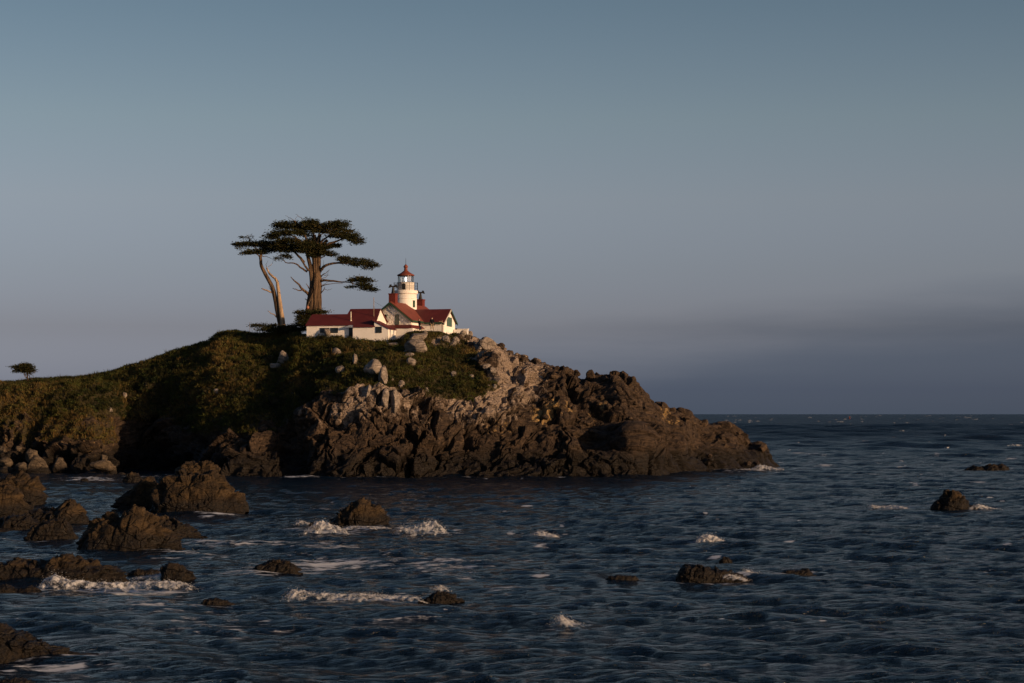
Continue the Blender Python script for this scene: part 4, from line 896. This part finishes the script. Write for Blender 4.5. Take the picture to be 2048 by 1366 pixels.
dead = [([Zp(870, 880), Zp(835, 845, -.3), Zp(800, 818, -.5), Zp(765, 775, -.6), Zp(740, 748, -.7), Zp(712, 735, -.7), Zp(690, 700, -.8)], .24, .05), ([Zp(805, 830, -.5), Zp(770, 832, -.8), Zp(730, 822, -1), Zp(708, 812, -1)], .10, .04),
 ([Zp(880, 830), Zp(860, 800, -.3), Zp(840, 765, -.4)], .14, .03), ([Zp(865, 940), Zp(845, 925, -.3), Zp(828, 912, -.4)], .10, .03), ([Zp(985, 860), Zp(1010, 825, -.3), Zp(1025, 800, -.3)], .09, .03), ([Zp(980, 800), Zp(1040, 775, -.5), Zp(1110, 768, -.6), Zp(1200, 765, -.7)], .08, .02),
 ([Zp(985, 700), Zp(1030, 665, -.4), Zp(1072, 630, -.5)], .08, .02), ([Zp(985, 690), Zp(1030, 685, -.4), Zp(1068, 685, -.5)], .06, .015), ([Zp(985, 660), Zp(1005, 600, -.3), Zp(1010, 540, -.3)], .05, .015), ([Zp(990, 720), Zp(1040, 700, .3), Zp(1060, 640, .3)], .05, .015),
 ([Zp(830, 165), Zp(790, 125, -.2), Zp(735, 90, -.3)], .06, .015), ([Zp(760, 185), Zp(700, 135, -.2), Zp(635, 104, -.3)], .06, .015), ([Zp(740, 170), Zp(735, 140), Zp(760, 110)], .04, .012), ([Zp(1020, 820, -.3), Zp(1060, 828, -.3), Zp(1095, 815, -.3)], .04, .012), ([Zp(1000, 790), Zp(1020, 770, .2), Zp(1060, 745, .3)], .05, .015)]
for pts, r0, r1 in dead:
    b = MB(); limb(b, pts, r0, r1, DT, 6, m=9); b.build('dead_branch', M_bark, cyp, True)
crown('crown', [(690, 205, 180, 42, 1), (600, 195, 80, 26, 1), (880, 165, 85, 40, 0), (900, 215, 110, 35), (1130, 195, 120, 34, -.5), (1190, 180, 75, 24), (1000, 240, 140, 45), (1180, 285, 150, 42, -1), (1300, 320, 90, 36, -1.4), (1345, 360, 55, 28, -1.4), (1250, 250, 60, 13), (1240, 300, 110, 30, 1),
 (620, 275, 150, 34, -.6), (520, 315, 90, 26, -.3), (760, 270, 80, 30, -1), (640, 345, 120, 22, -1), (830, 285, 60, 30, 1), (700, 390, 220, 44, 0), (560, 390, 110, 36, .8), (830, 400, 120, 46, -.8), (900, 350, 80, 40, .8), (950, 430, 130, 40, -.5), (850, 445, 110, 30, -1), (1060, 405, 110, 22), (1120, 390, 50, 14), (1030, 470, 90, 20, -.6), (1090, 487, 50, 11), (900, 485, 80, 24, -.5), (700, 440, 110, 26), (600, 430, 60, 18), (1150, 230, 60, 20, 1.5), (790, 225, 90, 30, 1.5)], DT, cyp)
crown('crown', [(1230, 525, 80, 24, -1.2), (1330, 555, 140, 32, -1), (1420, 580, 110, 28, -1), (1290, 585, 50, 12, -1, .6), (1500, 592, 45, 10, -1), (1440, 615, 35, 14, -1, .7)], DT, cyp)
crown('crown', [(1330, 730, 85, 30, -1), (1420, 735, 65, 26, -1), (1400, 775, 80, 26, -1), (1450, 810, 75, 20, -1), (1275, 800, 42, 10, -1), (1500, 828, 40, 13, -1)], DT, cyp)
crown('crown', [(640, 490, 60, 14, -.8, .7), (570, 523, 42, 9, -1, .8), (660, 515, 40, 10, -.8, .4)], DT, cyp)

# the leaning cypress at its left
DL = 293.0
lea = empty('leaning_cypress', (0, 0, 0)); tag(lea, 'thin leaning cypress with two bare stems left of the big cypress', 'tree')
b = MB(); limb(b, [Zp(612, 1230), Zp(590, 1160), Zp(570, 1080), Zp(548, 960), Zp(522, 840), Zp(490, 760), Zp(450, 690), Zp(415, 620), Zp(398, 560), Zp(396, 505), Zp(410, 450), Zp(430, 400)], .42, .17, DL, 9, m=26, wob=.02); b.build('trunk', M_bark, lea, True)
b = MB(); limb(b, [Zp(618, 1240, -.4), Zp(612, 1160, -.4), Zp(595, 1040, -.4), Zp(580, 930, -.3), Zp(568, 840, -.3), Zp(560, 760, -.2), Zp(545, 725, -.2), Zp(505, 690, -.1), Zp(475, 655), Zp(455, 610)], .42, .10, DL, 9, m=24, wob=.02); pale_stem = b.build('bleached_stem', M_bleach, lea, True); pale_stem['label'] = 'pale bleached dead stem'
for pts, r0, r1 in [([Zp(505, 855), Zp(460, 835, -.2), Zp(425, 822, -.3), Zp(406, 814, -.3)], .13, .07), ([Zp(570, 1110), Zp(530, 1075, -.2), Zp(490, 1050, -.3), Zp(463, 1032, -.3)], .11, .03), ([Zp(500, 840), Zp(485, 815), Zp(475, 795)], .06, .02), ([Zp(470, 640), Zp(450, 590), Zp(470, 540)], .05, .015), ([Zp(470, 600), Zp(510, 570), Zp(520, 530)], .04, .012)]:
    b = MB(); limb(b, pts, r0, r1, DL, 6, m=8); b.build('dead_branch', M_bleach, lea, True)
for pts, r0, r1 in [([Zp(396, 510), Zp(360, 480, -.3), Zp(290, 455, -.6), Zp(240, 465, -.6)], .12, .03), ([Zp(405, 470), Zp(350, 420, -.2), Zp(270, 385, -.4), Zp(170, 385, -.4)], .12, .03), ([Zp(415, 450), Zp(480, 430, .3), Zp(540, 420, .4)], .10, .03), ([Zp(360, 395), Zp(300, 335, -.3), Zp(230, 315, -.4), Zp(175, 308, -.4)], .06, .015), ([Zp(360, 390), Zp(345, 345), Zp(305, 295)], .05, .015), ([Zp(410, 495), Zp(460, 505), Zp(520, 530, -.4)], .06, .02)]:
    b = MB(); limb(b, pts, r0, r1, DL, 6, m=8); b.build('limb', M_bark, lea, True)
crown('crown', [(210, 380, 90, 18, -.4), (170, 388, 50, 12, -.4), (290, 385, 90, 24), (340, 460, 110, 22, -.3), (260, 465, 55, 16, -.6), (420, 385, 90, 32), (500, 400, 90, 40, .4), (440, 450, 80, 24, .2), (540, 440, 50, 22, .5), (255, 315, 60, 6, -.4, .5), (210, 415, 30, 6, -.4, .5)], DL, lea)

# shrubs round the trees and the lone tree far left
def shrub(name, label, lst, d, cat='shrub', stems=(), **kw):
    o = empty(name, (0, 0, 0)); tag(o, label, cat); crown('foliage', lst, d, o, **kw)
    for pts in stems:
        b = MB(); limb(b, pts, .09, .02, d, 6, m=8); b.build('stem', M_bark, o, True)
    return o
shrub('cypress_shrub', 'flat topped dark shrub at the foot of the big cypress by the outbuilding', [(900, 1045, 150, 12), (800, 1050, 60, 14), (830, 1080, 70, 26), (790, 1110, 40, 26), (800, 1150, 60, 40), (1020, 1048, 50, 8), (840, 1200, 60, 40)], 288.5, stems=[[Zp(800, 1190), Zp(780, 1130), Zp(800, 1060)], [Zp(760, 1180), Zp(770, 1110), Zp(760, 1060)]])
shrub('windswept_shrub', 'low windswept shrub below the leaning cypress', [(380, 1172, 60, 8), (350, 1180, 30, 6), (460, 1192, 60, 20), (520, 1172, 40, 12), (400, 1220, 35, 6), (560, 1205, 90, 18), (640, 1195, 80, 16), (700, 1195, 60, 20), (740, 1210, 60, 24), (560, 1225, 160, 18), (720, 1230, 110, 20)], 289, stems=[[Zp(480, 1230), Zp(430, 1190), Zp(360, 1172)], [Zp(700, 1230), Zp(750, 1180), Zp(800, 1140)]])
shrub('skyline_bush', 'dark rounded bush on the skyline left of the thin posts', [(100, 1262, 75, 24), (40, 1275, 40, 20), (190, 1262, 60, 16), (260, 1250, 30, 12)], 293.5)
zs_ = dict(zoom=(0, 640, 7.877))
lone = empty('windblown_tree', (0, 0, 0)); tag(lone, 'small windblown tree alone on the left skyline', 'tree')
crown('crown', [(380, 750, 115, 52), (460, 775, 62, 62), (290, 735, 75, 34), (245, 745, 40, 24), (490, 800, 42, 36), (255, 805, 40, 14), (340, 790, 85, 36), (400, 705, 65, 24), (440, 830, 60, 30)], 296, lone, spray=.22, **zs_)
Zl = lambda x, y, o=0: (x / 7.877, 640 + y / 7.877, o)
b = MB(); limb(b, [Zl(430, 1000), Zl(432, 940), Zl(430, 880), Zl(440, 800), Zl(420, 740)], .17, .06, 296, 7); b.build('trunk', M_bark, lone, True)
for pts in [[Zl(500, 970), Zl(495, 920), Zl(460, 890), Zl(470, 800)], [Zl(425, 925), Zl(385, 880), Zl(360, 830), Zl(270, 805)]]:
    b = MB(); limb(b, pts, .07, .03, 296, 6, m=8); b.build('limb', M_bark, lone, True)
shrub('edge_bush', 'dark bush at the left end of the skyline', [(50, 1000, 60, 14), (80, 1010, 40, 14), (-40, 1005, 60, 18)], 296, spray=.22, **zs_)
for x, lab in ((498.8, 'left one of two thin posts on the skyline by the bush'), (502.2, 'right one of two thin posts on the skyline by the bush')):
    p = W3(x, 668, 293); o = MB().tube([(0, 0, 0), (0, 0, 1.75)], .022, 6).build('post', M_wood, None); o.location = p; tag(o, lab, 'post', 'thin posts on the skyline')
M_buoy = mat('faded_buoy', (.30, .13, .08), .6, .15, 4)
p = W3(615.3, 615, 288); o = MB().lathe([(.02, -.24), (.14, -.20), (.22, -.08), (.24, .02), (.20, .14), (.10, .22), (.03, .24), (.03, .32)], (0, 0), 16).build('buoy', M_buoy, None, True); o.location = p; tag(o, 'round faded red float hung beside the big cypress trunk', 'buoy')
q = MB().tube([(0, 0, .3), (.25, .1, .8), (.45, 1.6, 1.3)], .012, 5).build('rope', M_wood, o)

# ------------------------------------------------------------------ two people on the rocks
M_skin = mat('skin', (.42, .26, .18), .6, .05); M_hair = mat('dark_hair', (.02, .014, .01), .6, .1)
M_navy = mat('dark_jacket', (.008, .010, .014), .95, .1, spec=.05); M_khaki = mat('tan_trousers', (.26, .19, .12), .85, .1); M_jean = mat('blue_jeans', (.015, .022, .045), .85, .1); M_shoe = mat('shoes', (.03, .025, .02), .6, .1)
def skin_mesh(name, V, E, Rr, m, par, root=0, sub=2):
    me = bpy.data.meshes.new(name); me.from_pydata([tuple(v) for v in V], E, [])
    me.materials.append(m); o = bpy.data.objects.new(name, me); COL.objects.link(o); o.parent = par
    o.modifiers.new('skin', 'SKIN').use_smooth_shade = True
    for i, r in enumerate(Rr): me.skin_vertices[0].data[i].radius = (r, r)
    me.skin_vertices[0].data[root].use_root = True; sb_ = o.modifiers.new('sub', 'SUBSURF'); sb_.levels = sb_.render_levels = sub
    return o
def person(label, loc, rz, J, jacket, trousers):
    root = empty('person', loc, rz); tag(root, label, 'person', 'people on the rocks')
    names = [n for n in J if n not in ('jhem', 'neckb', 'cuL', 'cuR', 'hemL', 'hemR')]; V = [J[n][:3] for n in names]; Rr = [J[n][3] for n in names]; ix = {n: i for i, n in enumerate(names)}; E = []
    J = dict(J); ch = [('pelvis', 'waist', 'chest', 'neck', 'jaw', 'head', 'crown')]
    for s in 'LR': ch += [('chest', 'sh' + s, 'el' + s, 'wr' + s, 'palm' + s), ('pelvis', 'hip' + s, 'kn' + s, 'an' + s, 'toe' + s)]
    for c in ch: E += [(ix[a], ix[b_]) for a, b_ in zip(c, c[1:])]
    for s in 'LR':                                     # thumb and four fingers on each palm
        w, p = np.array(J['wr' + s][:3]), np.array(J['palm' + s][:3]); t = (p - w) / np.linalg.norm(p - w); a = np.array((0, 1., 0)); a -= t * (a @ t); a /= np.linalg.norm(a); c_ = np.cross(t, a)
        for k in range(5):
            off = (k - 2) * .021; l = (.05, .075, .085, .08, .06)[k]; st = p - t * (.05 if k == 0 else 0); dr = t + (a * -.9 if k == 0 else 0)
            k1 = st + a * off + dr * l * .55; k2 = k1 + (dr + c_ * .6) * l * .5; V += [tuple(k1), tuple(k2)]; Rr += [.010, .008]; E += [(ix['palm' + s], len(V) - 2), (len(V) - 2, len(V) - 1)]
    skin_mesh('body', V, E, Rr, M_skin, root)
    sub = lambda cs, ex, nm, m, cut=None: (lambda ns: skin_mesh(nm, [J[n][:3] for n in ns], [(ns.index(a), ns.index(b_)) for c in cs for a, b_ in zip(c, c[1:])], [J[n][3] + ex for n in ns], m, root))(list(dict.fromkeys(n for c in cs for n in c)))
    sub([('jhem', 'pelvis', 'waist', 'chest', 'neckb'), ('chest', 'shL', 'elL', 'cuL'), ('chest', 'shR', 'elR', 'cuR')], .032, 'jacket', jacket)
    sub([('waist', 'pelvis', 'hipL', 'knL', 'hemL'), ('pelvis', 'hipR', 'knR', 'hemR')], .018, 'trousers', trousers)
    h = np.array(J['head'][:3]); hv = ICO3[0] * np.array((.098, .112, .115)) + h + np.array((0, .022, .040)); mk = (hv[:, 1] > h[1] - .005) | (hv[:, 2] > h[2] + .075)
    f = ICO3[1][mk[ICO3[1]].all(1)]; mesh_np('hair', hv, f, M_hair, parent=root)
    for s in 'LR':
        a, t = np.array(J['an' + s][:3]), np.array(J['toe' + s][:3]); skin_mesh('shoe', [a + (0, .03, -.03), (a + t) / 2, t], [(0, 1), (1, 2)], [.062, .055, .045], M_shoe, root, sub=1)
        e = h + np.array(((-.033 if s == 'L' else .033), -.092, .0)); ev = ICO3[0] * .011 + e; mesh_np('eye', ev, ICO3[1], M_hair, parent=root)
    return root
def joints(legs, arms, lean=(0, 0)):
    lx, ly = lean
    J = dict(pelvis=(0, 0, .95, .145), waist=(lx * .3, ly * .3, 1.12, .135), chest=(lx * .7, ly * .7, 1.34, .15), neckb=(lx * .85, ly * .85, 1.47, .085), neck=(lx * .9, ly * .9, 1.475, .06), jaw=(lx, ly - .025, 1.54, .088), head=(lx, ly - .01, 1.63, .118), crown=(lx, ly + .015, 1.71, .10), jhem=(0, 0, .80, .15))
    for s, sg in (('L', -1), ('R', 1)):
        J['sh' + s] = (lx * .75 + sg * .18, ly * .75, 1.42, .07); el_, wr_ = arms[s]; J['el' + s] = (*el_, .05); J['wr' + s] = (*wr_, .034)
        v = np.array(wr_) - np.array(el_); v = v / np.linalg.norm(v); J['palm' + s] = (*(np.array(wr_) + v * .07), .034); J['cu' + s] = (*(np.array(wr_) - v * .03), .042)
        k, a = legs[s]; J['hip' + s] = (sg * .10, 0, .88, .095); J['kn' + s] = (*k, .065); J['an' + s] = (*a, .045)
        J['toe' + s] = (a[0] + (a[0] - 0) * .15, a[1] - .17, a[2] - .05, .032); J['hem' + s] = (a[0], a[1], a[2] + .05, .055)
    return J
g1 = on_land(863, 659); g2 = on_land(839, 664)
person('person in dark jacket and tan trousers standing on the rocks before the house', tuple(W3(864, 660, 277.5)), R(8), joints({'L': ((-.13, -.03, .50), (-.14, 0, .08)), 'R': ((.14, -.05, .50), (.19, 0, .08))}, {'L': ((-.28, .02, 1.14), (-.25, -.12, .92)), 'R': ((.29, .02, 1.14), (.24, -.14, .95))}), M_navy, M_khaki)
person('person in dark clothes stepping down the rocks left of the other visitor', tuple(W3(839, 663, 276.5)), R(70), joints({'L': ((-.10, -.26, .56), (-.10, -.22, .14)), 'R': ((.10, -.05, .48), (.10, .10, .06))}, {'L': ((-.26, -.10, 1.16), (-.20, -.30, 1.02)), 'R': ((.26, .05, 1.14), (.22, -.10, .92))}, (0, .05)), M_navy, M_jean)
# a lantern-like grey post beside the house corner
o = empty('viewer_post', W3(886, 661, 279)); tag(o, 'short post with dark viewer head by the house corner', 'viewer')
MB().tube([(0, 0, -.3), (0, 0, .85)], .05, 8).build('post', M_trim, o); MB().prism([(-.14, -.1, .85), (.20, -.1, .80), (.20, -.1, 1.0), (-.05, -.1, 1.08), (-.14, -.1, 1.05)], (0, .2, 0)).build('viewer_head', M_iron, o)
o = empty('picket_post', W3(884, 655, 280.5)); tag(o, 'tall weathered post in front of the house wall', 'post'); MB().tube([(0, 0, -.6), (.02, 0, 1.0)], [.06, .05], 8).build('shaft', M_wood, o); MB().box(-.45, .06, -.04, .04, .82, .9).build('crossbar', M_wood, o)

# ------------------------------------------------------------------ breakers, spray and whitecaps
fr_ = np.random.default_rng(131)
OCT = np.array([(1, 0, 0), (-1, 0, 0), (0, 1, 0), (0, -1, 0), (0, 0, 1), (0, 0, -1)], float); OCF = np.array([(0, 2, 4), (2, 1, 4), (1, 3, 4), (3, 0, 4), (2, 0, 5), (1, 2, 5), (3, 1, 5), (0, 3, 5)])
def specks(c, r):
    n = len(c); s_ = r[:, None, None] * fr_.uniform(.5, 1.3, (n, 6, 1)); v = c[:, None, :] + OCT[None] * s_
    return v.reshape(-1, 3), (OCF[None] + 6 * np.arange(n)[:, None, None]).reshape(-1, 3)
def breaker(label, prof, yb, seed, spray=900, thick=.9, up=1.0):
    """tumbling foam: prof = photo (x, crest row) points; yb = row of its foot on the sea"""
    spray = int(spray * .55); prof = np.array(prof, float); d0 = dsea(yb); w = (prof[-1, 0] - prof[0, 0]) / F * d0; nu = int(np.clip(w * 16, 30, 190)); nv = 26
    xs = np.linspace(prof[0, 0], prof[-1, 0], nu); ys = np.interp(xs, prof[:, 0], prof[:, 1]); H = np.clip((yb - ys) / F * d0, .04, None) * up
    endf = np.minimum(1, np.minimum(np.arange(nu), np.arange(nu)[::-1]) / 8.); H = H * endf
    t = np.linspace(0, 1, nv); sec_y = t * thick * 2; sec_z = np.where(t < .35, np.sin(t / .35 * np.pi / 2) ** .7, np.cos((t - .35) / .65 * np.pi / 2) ** 1.2)
    off = fr_.uniform(0, 90, 3); V = np.zeros((nv, nu, 3)); X = (xs - 1024) / F * d0
    bow = fbm(np.stack([X * .5, 0 * X, 0 * X], 1) + off, 3) * .5
    V[..., 0] = X; V[..., 1] = d0 + sec_y[:, None] * (.5 + H / (H.max() + .01)) + bow; V[..., 2] = sec_z[:, None] * H - .06
    p = V.reshape(-1, 3); sc_ = max(H.max(), .25)
    q = p / sc_ + off; n1 = fbm(q * 3.0, 4, .6); n2 = np.abs(fbm(q * 8, 3, .6)); fz = np.clip(V[..., 2] + .1, 0, sc_).ravel() / sc_
    p = p + np.stack([fbm(q * 4 + 30, 3) * .08, -(.16 * n1 + .10 * n2) * .8, (.13 * n1 + .07 * n2)], 1) * (sc_ * (.25 + fz))[:, None]
    f = grid_faces(nv, nu); f3 = np.concatenate([f[:, [0, 1, 2]], f[:, [0, 2, 3]]])
    dens = (np.interp(t, [0, .1, .35, .6, 1], [.10, .62, .78, .40, -.3])[:, None] * (.35 + .65 * endf)[None, :] * (.6 + .5 * np.clip(H / (H.max() + .01), 0, 1))[None, :]).ravel()
    k = fr_.choice(nu, spray, p=(H + .02) ** 1.3 / ((H + .02) ** 1.3).sum()); h = np.abs(fr_.normal(0, .30, spray)) + .30
    c = np.stack([X[k] + fr_.normal(0, .10, spray), d0 + bow[k] + thick * .7 + fr_.normal(0, .3 * thick, spray), H[k] * (h + .20)], 1)
    sv, sf = specks(c, fr_.uniform(.006, .020, spray) * (d0 / 100) ** .6)
    o = mesh_np('breaking_wave', np.concatenate([p, sv]), np.concatenate([f3, sf + len(p)]), M_foam, attrs={'dens': np.concatenate([dens, np.full(len(sv), 1.6)])}); return tag(o, label, 'breaker', kind='stuff')
breaker('long white breaker rolling past the dark reef at the left', [(55, 1180), (70, 1168), (85, 1158), (100, 1151), (120, 1160), (150, 1163), (180, 1166), (210, 1166), (250, 1167), (290, 1165), (330, 1163), (360, 1166), (385, 1172), (402, 1182)], 1184, 1, 3200, 1.0)
breaker('long white breaker left of centre in the lower sea', [(555, 1196), (562, 1180), (585, 1180), (620, 1187), (650, 1188), (680, 1190), (720, 1188), (760, 1191), (790, 1194), (830, 1195), (862, 1200)], 1205, 2, 2200, .8)
breaker('foam bursting left of the triangular rock', [(592, 1068), (610, 1060), (625, 1048), (640, 1044), (655, 1050), (668, 1053), (690, 1062), (705, 1070)], 1073, 3, 1500, 1.2)
breaker('white surge right of the triangular rock', [(782, 1062), (795, 1053), (815, 1056), (835, 1050), (850, 1047), (868, 1043), (878, 1050), (890, 1060), (905, 1068)], 1072, 4, 1700, 1.2)
breaker('small breaker in the middle of the sea', [(1052, 1074), (1068, 1067), (1082, 1063), (1100, 1067), (1128, 1073)], 1076, 5, 600, 1.0)
breaker('splash of spray right of centre', [(1384, 1088), (1398, 1076), (1415, 1071), (1432, 1073), (1450, 1081), (1468, 1087)], 1089, 6, 1200, .9)
breaker('breaker near the bottom centre', [(1092, 1245), (1105, 1236), (1122, 1231), (1140, 1240), (1160, 1247), (1178, 1250)], 1252, 7, 700, .6)
breaker('foam washing over the wedge shaped rock', [(1430, 1158), (1448, 1151), (1462, 1149), (1480, 1153), (1508, 1159)], 1163, 8, 500, .5)
breaker('foam behind the wedge shaped rock', [(1475, 1147), (1484, 1137), (1495, 1139), (1510, 1145), (1540, 1150), (1560, 1152)], 1153, 9, 500, .6)
breaker('white surge at the tip of the headland', [(1424, 940), (1440, 938), (1470, 938), (1505, 937), (1520, 930), (1535, 932), (1552, 936), (1575, 939)], 942, 10, 600, 1.6)
breaker('foam at the dark hump behind the large breaker', [(250, 1158), (290, 1152), (320, 1147), (350, 1146), (366, 1152), (372, 1160)], 1161, 12, 900, .7)
breaker('spray behind the rock at the tail of the central breaker', [(852, 1182), (868, 1176), (880, 1172), (892, 1177), (905, 1183)], 1185, 13, 500, .5)
breaker('foam streak left of the dark pointed rock', [(1732, 1017), (1745, 1010), (1760, 1012), (1790, 1011), (1820, 1014), (1862, 1017)], 1018, 14, 300, .8)
breaker('foam round the right foot of the dark pointed rock', [(1925, 1019), (1945, 1013), (1962, 1008), (1980, 1014), (2010, 1018)], 1020, 15, 400, .9)
breaker('low foam left of the foam burst', [(584, 1048), (592, 1039), (606, 1043), (622, 1047), (634, 1050)], 1051, 16, 300, 1.0)
breaker('foam line at the foot of the triangular rock', [(672, 1058), (700, 1052), (735, 1052), (770, 1054), (790, 1057)], 1059, 17, 250, .7)
# whitecaps: rough crest ridges all over the open sea, nobody could count them
WV, WF = [], []; nvt = 0
def cap(x, y, wpx, hpx):
    global nvt
    d = dsea(y); w = wpx / F * d; h = np.clip(hpx / F * d, .05, 2.2); n = 16
    u = np.linspace(-1, 1, n); X = (x - 1024) / F * d + u * w / 2; bow = fr_.normal(0, .12) * w * (1 - u * u) + fbm(np.stack([u * 2 + x, u * 0 + y, u * 0], 1), 2) * .06 * w
    hh_ = h * (1 - u * u) ** 1.1 * (.55 + .6 * fr_.random(n)); rows = []
    for t, z in ((-.45, -.1), (-.25, .55), (0, 1), (.3, .8), (.8, .1)):
        rows.append(np.stack([X + fr_.normal(0, .01, n) * w, d + bow + t * np.minimum(max(w * .22, h), 5) * (.4 + .6 * (1 - u * u)), hh_ * z + fr_.normal(0, .12, n) * hh_ + .02 + (.25 if d > 150 else .05) * (z > -.05)], 1))
    v = np.concatenate(rows); f = grid_faces(5, n); f = f[fr_.random(len(f)) > .12]
    WV.append(v); WF.append(f + nvt); nvt += len(v)
for x, y, w_, h_ in CAPS:
    if y < 900: cap(x, y, w_, h_ * .55)
for _ in range(120):
    y = HZ + 5 + 74 * fr_.random() ** 1.3; x = fr_.uniform(1385 + (y - 826) * 1.7, 2075)
    cap(x, y, (2.5 + 11 * fr_.random() ** 2) * (.7 + (y - HZ) / 70), fr_.uniform(.4, 1.0))
wc = mesh_np('whitecaps', np.concatenate(WV), np.concatenate(WF), M_foam, attrs={'dens': np.full(nvt, .47)}); tag(wc, 'scattered white wave crests over the open sea', 'whitecaps', kind='stuff')
# far red channel marker near the horizon
M_mark = mat('red_marker', (.12, .02, .018), .6, .1)
o = empty('channel_marker', (W3(1699, 826, 2600)[0], 2600, 0)); tag(o, 'tiny red channel marker on the far horizon', 'buoy')
MB().lathe([(1.1, -.5), (1.1, .6), (.9, .9)], (0, 0), 12).build('float_body', M_mark, o); MB().lathe([(.75, .9), (.5, 3.2), (.35, 4.2)], (0, 0), 8).build('mast', M_mark, o)
